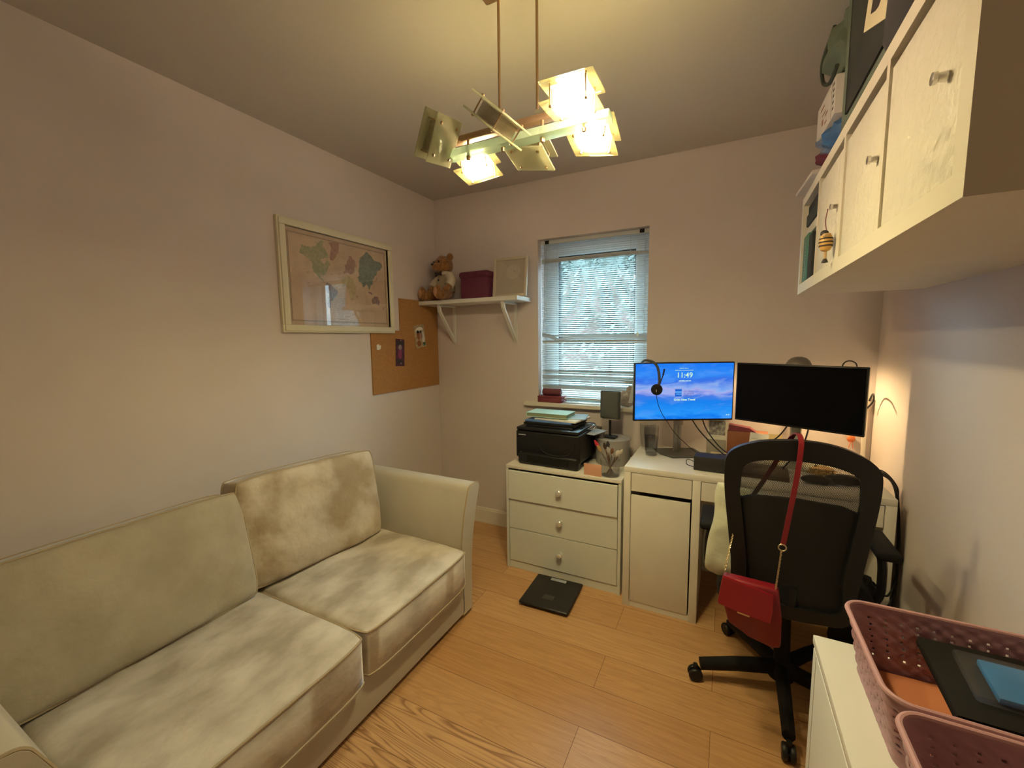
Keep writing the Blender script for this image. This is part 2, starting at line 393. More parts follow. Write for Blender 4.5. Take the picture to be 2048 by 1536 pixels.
def thing(name, label, cat, loc=(0, 0, 0), rz=0, group=None, mtx=None):
    o = bpy.data.objects.new(name, None); COL.objects.link(o); o.empty_display_size = .05
    if mtx is not None: o.matrix_world = mtx
    else: o.location = loc; o.rotation_euler = (0, 0, rz)
    return tag(o, label, cat, group)
def struct(name, bm, ms, parent=None, smooth=False):
    o = obj(name, bm, ms, parent, smooth); 
    if not parent: o['kind'] = 'structure'
    return o
def basis(u, v, n, c=(0, 0, 0)):
    m = Matrix((Vector(u), Vector(v), Vector(n))).transposed().to_4x4(); m.translation = c; return m
def catmull(pts, k=6):
    P = [Vector(p) for p in pts]; out = []
    for i in range(len(P)-1):
        a, b, c, d = P[max(i-1, 0)], P[i], P[i+1], P[min(i+2, len(P)-1)]
        for j in range(k):
            t = j/k; out.append(.5*((2*b)+(c-a)*t+(2*a-5*b+4*c-d)*t*t+(3*b-a-3*c+d)*t**3))
    return out+[P[-1]]

# ================================================================== ROOM
T = .12
WX0, WX1, WZ0, WZ1 = -1.157, -.434, .962, 2.062
RD = .14                                                    # window reveal depth
struct('floor', box(nb(), XL-T, XR+T, YF-T, YB+.35, -.05, 0), m_floor)
struct('ceiling', box(nb(), XL-T, XR+T, YF-T, YB+.35, ZC, ZC+.08), m_ceil)
struct('wall_left', box(nb(), XL-T, XL, YF-T, YB+.3, 0, ZC), m_wall)
struct('wall_right', box(nb(), XR, XR+T, YF-T, YB+.3, 0, ZC), m_wall)
struct('wall_front', box(nb(), XL, XR, YF-T, YF, 0, ZC), m_wall)
b = nb()
box(b, XL, WX0, YB, YB+.3, 0, ZC); box(b, WX1, XR, YB, YB+.3, 0, ZC)
box(b, WX0, WX1, YB, YB+.3, 0, WZ0-.02); box(b, WX0, WX1, YB, YB+.3, WZ1, ZC)
struct('wall_back', b, m_wall)
def skirting(name, x0, x1, y0, y1):
    b = nb(); box(b, x0, x1, y0, y1, 0, .10)
    cx, cy = (x0+x1)/2, (y0+y1)/2; k = .6
    if x1-x0 > y1-y0: box(b, x0, x1, y0 if y0 < 0 else y1-(y1-y0)*k, y0+(y1-y0)*k if y0 < 0 else y1, .10, .114)
    else: box(b, x0 if x0 < 0 else x1-(x1-x0)*k, x0+(x1-x0)*k if x0 < 0 else x1, y0, y1, .10, .114)
    if x1-x0 > y1-y0: box(b, x0, x1, y0-.004 if y0 > 0 else y0, y1+.004 if y0 < 0 else y1, 0, .016)
    struct(name, b, m_trim)
skirting('baseboard_back', XL, XR, YB-.016, YB)
skirting('baseboard_left', XL, XL+.016, YF, YB-.02)
skirting('baseboard_right', XR-.016, XR, YF, YB-.02)
# sill board
b = nb(); box(b, WX0-.10, WX1+.10, YB-.035, YB+.0, .937, .964, .004); box(b, WX0, WX1, YB-.001, YB+RD, .937, .964)
struct('trim_1', b, m_trim)
# window: frame, opening sash, pane
win = thing('window_1', '', '', (0, 0, 0)); del win['label'], win['category']; win['kind'] = 'structure'
yw = YB+RD
def ringbox(b, x0, x1, z0, z1, y0, y1, w, bev=.003, mi=0):
    box(b, x0, x0+w, y0, y1, z0, z1, bev, mi); box(b, x1-w, x1, y0, y1, z0, z1, bev, mi)
    box(b, x0+w, x1-w, y0, y1, z0, z0+w, bev, mi); box(b, x0+w, x1-w, y0, y1, z1-w, z1, bev, mi)
b = nb(); ringbox(b, WX0, WX1, WZ0, WZ1, yw, yw+.06, .05); obj('window_frame', b, m_upvc, win)
b = nb(); ringbox(b, WX0+.045, WX1-.045, WZ0+.045, WZ1-.045, yw-.015, yw+.04, .055); obj('sash', b, m_upvc, win)
b = nb(); ringbox(b, WX0+.099, WX1-.099, WZ0+.099, WZ1-.099, yw-.010, yw+.03, .006, 0); obj('gasket', b, m_blackm, win)
b = nb(); box(b, WX0+.1, WX1-.1, yw+.01, yw+.014, WZ0+.1, WZ1-.1); obj('pane', b, m_winglass, win)

# venetian blind hanging in the reveal
by = YB+.055
bl = thing('venetian_blind', 'white slatted venetian blind with several bent slats covering the window', 'blind', (-.795, by, WZ1))
L0, L1 = -.357, .357
b = nb(); box(b, L0, L1, -.014, .014, -.028, -.002, .002); obj('headrail', b, m_steel if False else m_slat, bl)
for x in (L0+.045, L1-.045): obj('bracket', box(nb(), x-.014, x+.014, -.018, -.012, -.026, -.004, .001), m_blackm, bl)
random.seed(3)
def slat(b, z, tilt=14, w=.0165, x0=L0+.002, x1=L1-.002, sag=None, mi=0):
    nx = 12 if sag else 1; pts = []
    for i in range(nx+1):
        x = x0+(x1-x0)*i/nx; row = []
        dz, dt = sag(i/nx) if sag else (0, 0)
        for k in (-1, -.3, .3, 1):
            yy = k*w/2; zz = .0012*(1-k*k); th = math.radians(tilt+dt)
            row.append(b.verts.new((x, yy*math.cos(th)+zz*math.sin(th)*0, z+dz+zz-yy*math.sin(th))))
        pts.append(row)
    n0 = len(b.faces)
    for i in range(nx):
        for k in range(3): b.faces.new((pts[i][k], pts[i+1][k], pts[i+1][k+1], pts[i][k+1]))
PIT = .01285; nsl = 80
bent = {7: 62, 8: 40, 47: 50, 48: 58, 49: 52, 50: 50, 66: 45, 69: 60, 70: 40, 74: 55, 75: 60}
b = nb()
for i in range(nsl):
    z = -.036-PIT*i
    if i in bent: continue
    slat(b, z+random.uniform(-.0006, .0006), -19+random.uniform(-3, 3))
obj('slats', b, m_slat, bl, smooth=False)
for i, tl in bent.items():
    b = nb(); z = -.036-PIT*i
    if i in (7,): f = lambda t: (-.004-.012*max(0, t-.82)*5, 0)
    elif i in (48, 49): f = lambda t: (-.026*max(0, .22-t)/.22*(-1)-.02*math.exp(-((t-.17)/.06)**2), 30*max(0, .25-t))
    elif i in (69, 70, 75): f = lambda t: (-.02*max(0, t-.7)*2, 0)
    else: f = lambda t: (-.002, 0)
    slat(b, z, tl, .017, sag=f); obj('bent_slat', b, m_slat, bl, smooth=False)
for x in (L0+.115, L1-.115):
    for yy in (-.010, .010): obj('ladder_cord', tube(nb(), [(x, yy, -.02), (x, yy, -1.07)], .0006, 4), m_slat, bl)
b = nb(); tube(b, [(L0+.03, -.02, -.02), (L0+.028, -.022, -.5), (L0+.012, -.02, -.62)], .002, 6); obj('tilt_wand', b, m_slat, bl)
b = nb(); tube(b, [(L1-.06, -.018, -.02), (L1-.06, -.018, -.63)], .001, 5); lathe(b, [(0, 0), (.004, .004), (.006, -.02), (0, -.024)], (L1-.06, -.018, -.63), 10)
obj('pull_cord', b, mat('cord_ivory', (.75, .72, .5), .6), bl)
b = nb(); box(b, L0, L1, -.010, .010, -1.076, -1.064, .002); obj('bottom_rail', b, m_slat, bl)

# ================================================================== OUTSIDE (seen through the blind)
b = nb(); box(b, -6, 5, YB+.9, 14, -.2, -.05); gr = struct('trim_2', b, mat('paving', (.16, .16, .16), .9, var=.2, vscale=4))
gr.name = 'ground_outside'
b = nb(); random.seed(11)
for k in range(24000):
    c = Vector((random.uniform(-3.4, 4.2), 4.9+random.uniform(-.25, .5), 0)); c.z = random.uniform(1.1, 2.62)+.25*math.sin(c.x*5)
    c.y += .3*noise.noise(c*1.5)
    a = Vector((random.gauss(0, 1), random.gauss(0, 1), random.gauss(0, 1))).normalized(); u = a.orthogonal().normalized(); v = a.cross(u)
    s = random.uniform(.02, .05)
    b.faces.new([b.verts.new(c+u*s), b.verts.new(c+v*s*.5), b.verts.new(c-u*s), b.verts.new(c-v*s*.5)])
for k in range(27):
    ball(b, (-3.4+k*.29, 5.15, 1.75+.10*math.sin(k*2.1)), 1, scale=(.30, .18, .98), sub=3, bumpy=.25, bs=6)
hd = obj('hedge', b, m_hedge, smooth=False); hd['kind'] = 'stuff'; tag(hd, 'dense green leafy hedge outside behind the window blind', 'hedge')
b = nb()
for k in range(44): box(b, -3.6+k*.18, -3.6+k*.18+.172, 5.6, 5.63, -.05, 1.45, .004)
box(b, -3.6, 4.3, 5.63, 5.67, .3, .4); box(b, -3.6, 4.3, 5.63, 5.67, 1.1, 1.2)
tag(obj('garden_fence', b, mat('fence_paint', (.09, .10, .10), .8)), 'plain boarded garden fence outside below the hedge', 'fence')

# ================================================================== SOFA
sf = thing('sofa', 'beige velvet two-seater sofa with loose cushions against the left wall', 'sofa', (-1.55, .96, 0))
def SO(name, b, m, **k): return obj(name, b, m, sf, origin=None, **k)
def wloc(b, o):                      # world-built geometry into the thing's space
    bmesh.ops.translate(b, verts=b.verts[:], vec=-Vector(o.location)); return b
SX0, SX1, SY0, SY1 = -1.985, -1.125, .285, 1.635
b = nb(); box(b, SX0, SX1, SY0-.02, SY1+.02, .025, .20, .012); SO('base', wloc(b, sf), m_sofa_t)
b = nb(); box(b, SX0, SX0+.16, SY0, SY1, .20, .66, .03); SO('back_panel', wloc(b, sf), m_sofa_t)
def arm(side):
    """flared arm: vertical at the seat, leaning outward at the top; side +1 far, -1 near"""
    b = nb(); base = SY1 if side > 0 else SY0
    prof = [(0, .02), (0, .36), (.012, .46), (.036, .56), (.064, .635), (.072, .652), (.085, .664), (.105, .668), (.150, .668), (.168, .660), (.174, .645), (.166, .62), (.13, .52), (.10, .40), (.085, .28), (.08, .02)]
    xs = [SX0, SX1-.03, SX1-.008, SX1]; ins = [0, 0, .0, .008]
    rings = []
    for x, q in zip(xs, ins):
        c = Vector((0, .085, .35)); ring = []
        for d, z in prof:
            k = 1-q*4
            dd = .085+(d-.085)*k; zz = .35+(z-.35)*(1-q*.8)
            ring.append(b.verts.new((x, base+side*dd, zz)))
        rings.append(ring)
    n = len(prof)
    for A, B in zip(rings, rings[1:]):
        for j in range(n): b.faces.new((A[j], A[(j+1) % n], B[(j+1) % n], B[j]))
    b.faces.new(rings[0]); b.faces.new(rings[-1][::-1])
    a = SO('arm', wloc(b, sf), m_sofa_t, ang=50)
    b = nb(); pts = [(SX1-.004, base+side*(.085+(d-.085)*.985), z) for d, z in prof[:-1]]
    tube(b, catmull(pts, 3), .0038, 6); o = obj('piping', wloc(b, sf), m_pipe, a)
arm(1); arm(-1)
def seat(yc, w, name='seat_cushion', sd=0, dz=0, x1=-1.083):
    mt = Matrix.Translation((( -1.80+x1)/2, yc, .288+dz))
    b = nb(); d = x1+1.80
    rt, rb = pillow(b, d, w, .205, mt, p=6, edge=.80, wr=.006, ws=6, seed=sd, nu=30, nv=26)
    c = SO(name, wloc(b, sf), m_seat, ang=60)
    for r in (rt, rb):
        bb = nb(); tube(bb, r, .0042, 6, closed=True); obj('piping', wloc(bb, sf), m_pipe, c)
seat(1.305, .655, sd=1.3); seat(.633, .675, sd=4.1, dz=.004, x1=-1.07)
def backc(y0, y1, xb, hgt, lean, sd, thick=.17, rz=0, rx=0, wr=.009, m=None, zb=.385):
    w = y1-y0
    # local x -> world y (width), local y -> up, local z -> towards room (+x)
    th = math.radians(lean)
    up = Vector((-math.sin(th), 0, math.cos(th))); n = Vector((math.cos(th), 0, math.sin(th))); u = up.cross(n)
    mt = basis(u, up, n, Vector((xb, (y0+y1)/2, zb))+up*hgt/2)
    mt = Matrix.Translation(mt.translation) @ Matrix.Rotation(rz, 4, 'Z') @ Matrix.Rotation(rx, 4, 'X') @ Matrix.Translation(-mt.translation) @ mt
    b = nb(); rt, rb = pillow(b, w, hgt, thick, mt, p=5, edge=.62, wr=wr, ws=5, seed=sd, nu=30, nv=26)
    c = SO('back_cushion', wloc(b, sf), m or m_backc, ang=60)
    for r in (rt, rb):
        bb = nb(); tube(bb, r, .0042, 6, closed=True); obj('piping', wloc(bb, sf), m_pipe, c)
backc(.225, .945, -1.690, .425, 13, 2.2, thick=.19, m=m_sofa, wr=.009)
backc(.925, 1.60, -1.690, .450, 9, 5.7, thick=.19, rz=math.radians(-5), rx=math.radians(-1.5), wr=.02)
for x in (SX0+.05, SX1-.05):
    for y in (SY0, SY1):
        b = nb(); lathe(b, [(0, 0), (.02, 0), (.026, .03), (0, .03)], (x, y, 0), 12); SO('foot', wloc(b, sf), m_blackm)
# small white wall plug by the skirting behind the sofa
b = nb(); box(b, -1.335, -1.31, 2.56, 2.62, .0, .09, .01); tag(obj('door_stop', b, m_trim, origin=(-1.32, 2.59, 0)), 'small white rounded stopper on the floor behind the sofa arm', 'door stop')

# ================================================================== MAP PICTURE on the left wall
mp = thing('framed_map', 'vintage world map in a cream moulded frame on the left wall', 'picture', (XL, 1.77, 1.737))
b = nb()
FW, FH = .800, .576
for (w0, t0) in ((0, .022), (.008, .030), (.022, .024)):
    w = .040-w0
    ringb = [(-FW/2+w0, FW/2-w0, -FH/2+w0, -FH/2+.040), (-FW/2+w0, FW/2-w0, FH/2-.040, FH/2-w0), (-FW/2+w0, -FW/2+.040, -FH/2+.04, FH/2-.04), (FW/2-.040, FW/2-w0, -FH/2+.04, FH/2-.04)]
    for y0, y1, z0, z1 in ringb: box(b, .0, t0, y0, y1, z0, z1, .003)
obj('frame', b, m_mapframe, mp)
b = nb(); box(b, .002, .008, -FW/2+.035, FW/2-.035, -FH/2+.035, FH/2-.035)
iw, ih = .335, .222                  # half size of the printed area
box(b, .008, .0085, -iw-.012, iw+.012, -ih-.008, ih+.008, mi=1)
box(b, .0085, .0088, -iw-.002, iw+.002, -ih-.002, ih+.002, mi=2)
box(b, .0088, .0090, -iw, iw, -ih, ih, mi=0)
def LL(lon, lat):                    # simple cylindrical map projection
    lat = max(-60, min(78, lat)); y = math.log(math.tan(PI/4+math.radians(lat)/2))
    return (lon+10)/185*iw*.97, (y-.28)/1.72*ih*.88
lands = [
 (3, [(-165, 62), (-160, 70), (-140, 70), (-125, 70), (-110, 72), (-95, 76), (-80, 77), (-75, 72), (-68, 68), (-65, 62), (-78, 62), (-92, 60), (-90, 55), (-80, 52), (-74, 60), (-62, 57), (-56, 52), (-66, 46), (-70, 42), (-76, 36), (-81, 30), (-80, 26), (-84, 30), (-94, 29), (-97, 22), (-90, 20), (-86, 16), (-83, 9), (-92, 14), (-105, 20), (-115, 30), (-122, 38), (-124, 47), (-135, 57), (-150, 60)]),
 (5, [(-58, 61), (-48, 60), (-42, 62), (-22, 70), (-18, 77), (-40, 78), (-60, 77), (-55, 70)]),
 (6, [(-80, 8), (-72, 12), (-60, 8), (-50, 0), (-36, -6), (-40, -20), (-48, -26), (-58, -36), (-65, -42), (-68, -52), (-74, -50), (-73, -38), (-70, -20), (-80, -6)]),
 (7, [(-16, 15), (-16, 24), (-8, 34), (10, 37), (20, 32), (32, 31), (43, 12), (51, 11), (40, -4), (38, -16), (32, -28), (20, -34), (15, -26), (12, -8), (9, 3), (-8, 5)]),
 (5, [(-9, 38), (-8, 44), (0, 47), (-4, 57), (6, 58), (10, 63), (20, 70), (30, 70), (40, 66), (45, 58), (40, 47), (28, 42), (20, 40), (12, 44), (4, 42)]),
 (4, [(60, 40), (58, 52), (62, 60), (66, 68), (75, 72), (90, 75), (105, 76), (125, 72), (150, 70), (172, 66), (160, 58), (142, 54), (140, 48), (128, 40), (122, 38), (121, 28), (110, 20), (106, 10), (102, 4), (97, 16), (90, 22), (80, 14), (77, 8), (72, 20), (66, 25), (57, 26), (52, 36)]),
 (6, [(114, -22), (122, -16), (132, -12), (137, -13), (142, -11), (147, -20), (153, -28), (148, -38), (138, -35), (126, -32), (115, -34)]),
 (6, [(165, -46), (172, -41), (178, -38), (174, -42), (168, -47)]), (6, [(95, 4), (104, -5), (112, -8), (118, -6), (110, 0), (102, 0)]),
 (5, [(130, 32), (136, 36), (141, 43), (144, 43), (141, 36), (134, 33)]), (5, [(43, -14), (49, -16), (47, -25), (44, -22)]),
]
random.seed(5)
for mi_, poly in lands:
    P = [Vector(LL(*q_)) for q_ in poly]
    for amp in (.22, .20, .16):                       # ragged coastline
        Q = []
        for i in range(len(P)):
            a = P[i]; c = P[(i+1) % len(P)]; d_ = c-a
            Q.append(a); Q.append((a+c)/2+Vector((-d_.y, d_.x))*random.uniform(-amp, amp))
        P = Q
    ngon(b, [(.0093, p.x, p.y) for p in P], mi_)
for k in range(150):                # lettering-like flecks of the old print along the coasts
    x = random.uniform(-iw*.96, iw*.96); z = random.uniform(-ih*.9, ih*.9); w = random.uniform(.004, .014)
    if random.random() < .5: ngon(b, [(.0095, x, z), (.0095, x+w, z), (.0095, x+w, z+.0012), (.0095, x, z+.0012)], 2)
obj('map_print', b, [m_mat_paper, m_mapborder, m_line, m_ngreen, m_teal, m_pinkland, m_mauve, m_yell], mp, smooth=False)
b = nb(); box(b, .0125, .0145, -FW/2+.038, FW/2-.038, -FH/2+.038, FH/2-.038); obj('glazing', b, m_glass, mp)

# ================================================================== CORK BOARD, cut round the picture
cb = thing('cork_board', 'brown cork board with stepped top corner beside the framed map', 'pin board', (XL+.001, 2.32, 1.37))
b = nb(); q = [(1.965, 1.055), (2.655, 1.055), (2.655, 1.688), (2.236, 1.688), (2.236, 1.468), (1.965, 1.468)]
prism(b, [(y-2.32, z-1.37) for y, z in q], .008, basis((0, 1, 0), (0, 0, 1), (1, 0, 0)))
obj('cork_sheet', b, m_cork, cb, smooth=False)
def card(name, y, z, w, h, rot, parts, label, cat, mats, grp=None):
    o = thing(name, label, cat, (XL+.010, y, z)); o.rotation_euler = (math.radians(rot), 0, 0)
    b = nb(); box(b, 0, .0015, -w/2, w/2, -h/2, h/2)
    for (kind, cy, cz, a, c, mi) in parts:
        if kind == 'e': ngon(b, [(.0018, cy+a*math.cos(t*PI/8), cz+c*math.sin(t*PI/8)) for t in range(16)], mi)
        else: ngon(b, [(.0017, cy-a, cz-c), (.0017, cy+a, cz-c), (.0017, cy+a, cz+c), (.0017, cy-a, cz+c)], mi)
    obj('card_face', b, mats, o, smooth=False)
    b = nb(); lathe(b, [(0, .008), (.004, .006), (.003, .002), (0, 0)], (0, 0, 0), 10, mtx=Matrix.Translation((.0015, 0, h/2-.008)) @ Matrix.Rotation(PI/2, 4, 'Y'))
    obj('push_pin', b, m_gold, o)
m_pur = mat('purple_print', (.10, .012, .05), .4, var=.6, vscale=50, vcol=(.03, .006, .02))
card('picture_card', 2.222, 1.318, .085, .185, -3, [('r', 0, .066, .036, .012, 1), ('e', 0, .035, .018, .02, 2), ('e', 0, -.01, .02, .035, 3), ('r', 0, -.062, .03, .012, 4), ('e', .008, -.075, .006, .006, 2)],
     'dark purple picture card pinned to the middle of the cork board', 'card', [m_pur, m_ink, m_mauve, mat('magenta_print', (.22, .03, .10), .4), m_ink])
card('greeting_card', 2.438, 1.43, .115, .165, 9, [('e', .0, .045, .045, .022, 1), ('e', -.018, .012, .016, .035, 2), ('e', .012, .008, .014, .035, 3), ('e', .034, -.01, .016, .05, 1), ('e', -.02, -.05, .022, .022, 2), ('e', .038, -.062, .014, .014, 4)],
     'cream illustrated greeting card pinned to the right of the cork board', 'card', [mat('tan_print', (.50, .38, .22), .6, var=.4, vscale=60), m_paper, m_brownb, m_pinkland, m_greenbook])
b = nb(); prism(b, [(-.018, -.018), (.0, -.022), (.018, -.01), (.020, .012), (.008, .006), (.0, .018), (-.018, .012)], .002, basis((0, 1, 0), (0, 0, 1), (1, 0, 0)))
tag(obj('paper_scrap', b, m_paper, smooth=False), 'small torn white paper scrap on the left of the cork board', 'paper').location = (XL+.0095, 2.025, 1.362)

# ================================================================== SHELF with bear, box and picture
sh = thing('wall_shelf', 'short white wall shelf on two brackets left of the window', 'shelf', (-1.60, YB, 1.662))
b = nb(); box(b, -.405, .395, -.225, -.001, -.009, .018, .002); obj('board', b, m_white, sh)
for x in (-.245, .275):
    b = nb(); w = .012
    box(b, x-w, x+w, -.012, 0, -.285, -.009, .002)                  # wall leg
    box(b, x-w, x+w, -.205, -.012, -.024, -.009, .002)              # top leg
    prism(b, [(-.205, -.012), (-.193, -.06), (-.008, -.285), (-.008, -.268), (-.180, -.058), (-.190, -.012)], 2*w, basis((0, 1, 0), (0, 0, 1), (1, 0, 0), (x-w, 0, 0)))
    obj('bracket', b, m_white, sh, smooth=False)
SZ = 1.681
# teddy bear sitting, facing left
tb = thing('teddy_bear', 'golden teddy bear in cream shirt and striped waistcoat sitting on the wall shelf', 'teddy bear', (-1.835, YB-.120, SZ), math.radians(-18)); tb.scale = (1.08,)*3
# local: faces -y ; built as one furry body
b = nb()
ball(b, (0, 0, .095), .062, scale=(1, .85, 1.35), bumpy=.05)                 # torso
ball(b, (0, -.012, .235), .066, scale=(.98, .95, .95), bumpy=.06)            # head
ball(b, (0, -.072, .220), .030, scale=(1, 1.1, .85), bumpy=.05)              # muzzle
for s in (-1, 1):
    ball(b, (s*.050, .004, .284), .027, scale=(1, .65, .95), bumpy=.02)         # ears
    tube(b, catmull([(s*.035, -.01, .045), (s*.065, -.07, .035), (s*.085, -.115, .035)]), [.036]*6+[.034]*6+[.030], 14)
    ball(b, (s*.088, -.128, .048), .040, scale=(.8, .5, 1.15), bumpy=.04)    # foot
    tube(b, catmull([(s*.055, 0, .155), (s*.090, -.025, .11), (s*.088, -.055, .075)]), [.024]*6+[.022]*6+[.02], 12)
    ball(b, (s*.087, -.062, .068), .024, bumpy=.05)
obj('body', b, m_fur, tb)
b = nb(); ball(b, (0, -.103, .232), .010, scale=(1.2, .7, .8), sub=2); obj('nose', b, m_black, tb)
for s in (-1, 1):
    b = nb(); ball(b, (s*.026, -.070, .252), .007, sub=2); obj('eye', b, m_black, tb)
    b = nb(); ball(b, (s*.088, -.1475, .048), .028, scale=(.75, .15, 1.1), sub=2); obj('foot_pad', b, m_pad, tb)
    b = nb(); tube(b, catmull([(s*.045, 0, .165), (s*.088, -.018, .125), (s*.090, -.040, .092)]), [.030]*6+[.032]*6+[.034], 14); obj('sleeve', b, m_shirt, tb)
b = nb(); lathe(b, [(.066, .06), (.069, .09), (.064, .13), (.050, .168), (.040, .178)], (0, 0, 0), 24)
for v in b.verts: v.co.y *= .9
vst = obj('waistcoat', b, m_vest, tb)
for k in (0, 1):
    b = nb(); ball(b, (0, -.063+.006*k, .10+.035*k), .006, sub=2); obj('button', b, m_ink, vst)
b = nb(); tube(b, [(.048*math.cos(t*PI/8), .045*math.sin(t*PI/8), .178+.004*math.sin(t)) for t in range(16)], .012, 8, closed=True); obj('collar', b, m_shirt, tb)
b = nb()
for s in (-1, 1): prism(b, [(0, -.005), (s*.034, -.016), (s*.034, .016), (0, .005)], .008, basis((1, 0, 0), (0, 0, 1), (0, -1, 0), (0, -.052, .176)))
obj('bow_tie', b, m_ink, tb, smooth=False)
# plum box with lid
pb = thing('storage_box', 'plum woven lidded box between the teddy bear and the pale picture', 'box', (-1.545, YB-.13, SZ))
b = nb(); box(b, -.108, .108, -.075, .075, 0, .145, .014); obj('body', b, m_purple, pb)
b = nb(); box(b, -.119, .119, -.084, .084, .135, .182, .022, seg=4); obj('lid', b, m_purple, pb)
b = nb(); tube(b, catmull([(-.04, -.086, .172), (-.03, -.088, .150), (.03, -.088, .150), (.04, -.086, .172)]), .003, 6); obj('handle', b, m_purple, pb)
# picture leaning on the wall
a = math.radians(-7)
fp = thing('framed_print', 'slim champagne framed pale print leaning on the wall shelf', 'picture', (-1.297, YB-.155, SZ), 0)
fp.rotation_euler = (a, 0, math.radians(0))
b = nb(); ringbox(b, -.125, .125, 0, .262, -.008, .010, .017, .002); obj('frame', b, m_framew, fp)
b = nb(); box(b, -.11, .11, .003, .008, .012, .25)
ngon(b, [(.02+.052*math.cos(t*PI/16), .0025, .165+.05*math.sin(t*PI/16)) for t in range(32)], 3)
prism(b, [(.015, .18), (.04, .158), (.03, .165), (.022, .172)], .0005, basis((1, 0, 0), (0, 0, 1), (0, -1, 0), (0, .0022, 0)), 2)
obj('print', b, [m_print, m_paper, m_ink, mat('faint_disc', (.56, .51, .43), .8)], fp, smooth=False)
b = nb(); box(b, -.112, .112, -.003, -.001, .012, .25); obj('glazing', b, m_glass, fp)

# ================================================================== CHEST OF DRAWERS
CX0, CX1, CYF, CZ = -1.160, -.468, 2.170, .649
ch = thing('chest_of_drawers', 'white chest of three drawers with crystal knobs below the window', 'chest of drawers', ((CX0+CX1)/2, (CYF+YB-.018)/2, 0))
def CH(name, b, m, **k): return obj(name, wloc(b, ch), m, ch, **k)
yb2 = YB-.018
b = nb(); box(b, CX0, CX0+.016, CYF+.004, yb2, 0, CZ-.018); box(b, CX1-.016, CX1, CYF+.004, yb2, 0, CZ-.018); box(b, CX0, CX1, yb2-.006, yb2, 0, CZ-.018)
box(b, CX0+.016, CX1-.016, CYF+.03, yb2, .035, .045); box(b, CX0+.016, CX1-.016, CYF+.012, CYF+.026, 0, .045)
CH('carcass', b, m_chest, smooth=False)
b = nb(); box(b, CX0, CX1, CYF, yb2, CZ-.018, CZ, .0015); CH('top', b, m_whitel)
m_cryst = mat('crystal', (.8, .8, .78), .08, .6)
for i, (z0, z1, out) in enumerate(((.442, .618, .004), (.257, .438, -.006), (.050, .253, -.006))):
    b = nb(); box(b, CX0+.019, CX1-.019, CYF+.0-out, CYF+.016-out, z0, z1, .0015)
    box(b, CX0+.03, CX0+.042, CYF+.016, yb2-.04, z0+.01, z1-.03); box(b, CX1-.042, CX1-.03, CYF+.016, yb2-.04, z0+.01, z1-.03)
    d = CH('drawer', b, m_chest, smooth=False)
    b = nb(); mt = Matrix.Translation((-.815, CYF-out, (z0+z1)/2)) @ Matrix.Rotation(PI/2, 4, 'X')
    lathe(b, [(0, 0), (.016, 0), (.016, .004), (.007, .008), (.007, .014), (.018, .017), (.019, .022), (.013, .028), (0, .030)], (0, 0, 0), 14, mtx=mt)
    obj('knob', wloc(b, ch), m_cryst, d, smooth=False, label='faceted crystal knob')

# bathroom scale
sc = thing('bathroom_scale', 'square black digital bathroom scale on the oak floor', 'scale', (-.80, 2.01, 0), math.radians(2))
b = nb(); box(b, -.135, .135, -.145, .145, .012, .024, .008, seg=3); obj('platform', b, mat('black_glass', (.015, .015, .016), .35), sc)
b = nb(); box(b, -.045, .045, .105, .130, .0245, .0252, .0003); obj('display', b, m_greycard, sc)
b = nb(); box(b, -.03, .03, -.075, -.035, .0245, .0249, .0001); obj('sensor_patch', b, mat('dark_grey_patch', (.045, .045, .045), .5), sc)
for x in (-.1, .1):
    for y in (-.11, .11): obj('foot', lathe(nb(), [(0, 0), (.014, 0), (.014, .013), (0, .013)], (x, y, 0), 10), m_black, sc)

# ================================================================== DESK
DX0, DX1, DYF, DYB = -.4415, .627, 2.107, 2.615
dk = thing('desk', 'white desk with a cupboard on its left below two monitors', 'desk', ((DX0+DX1)/2, (DYF+DYB)/2, 0))
def DK(name, b, m, **k): return obj(name, wloc(b, dk), m, dk, **k)
b = nb(); box(b, DX0, DX1, DYF, DYB, .722, .75, .002); DK('top', b, m_whitel)
for x0, x1, m in ((DX0, DX0+.034, m_whitel), (-.119, -.083, m_whitel), (DX1-.036, DX1, m_whitel)):
    b = nb(); box(b, x0, x1, DYF, DYB, 0, .722, .001); DK('side_panel', b, m)
b = nb(); box(b, DX0+.034, -.119, DYF+.006, DYF+.02, 0, .029); box(b, DX0+.034, -.119, DYF+.02, DYB-.01, .02, .034); box(b, DX0+.034, -.119, DYB-.012, DYB-.004, .02, .722); box(b, -.083, DX1-.036, DYB-.012, DYB-.004, .35, .722)
DK('back_panel', b, m_whitel, smooth=False)
b = nb(); box(b, DX0+.037, -.122, DYF+.002, DYF+.018, .626, .719, .001); box(b, DX0+.04, -.125, DYF+.018, DYB-.05, .64, .65); DK('drawer', b, m_whitel, smooth=False)
b = nb(); box(b, -.080, DX1-.039, DYF+.002, DYF+.018, .628, .719, .001); box(b, -.07, DX1-.05, DYF+.018, DYB-.05, .64, .65); DK('drawer', b, m_whitel, smooth=False)
b = nb(); box(b, DX0+.0365, -.126, DYF+.003, DYF+.019, .031, .603, .001); DK('cupboard_door', b, m_whitel)

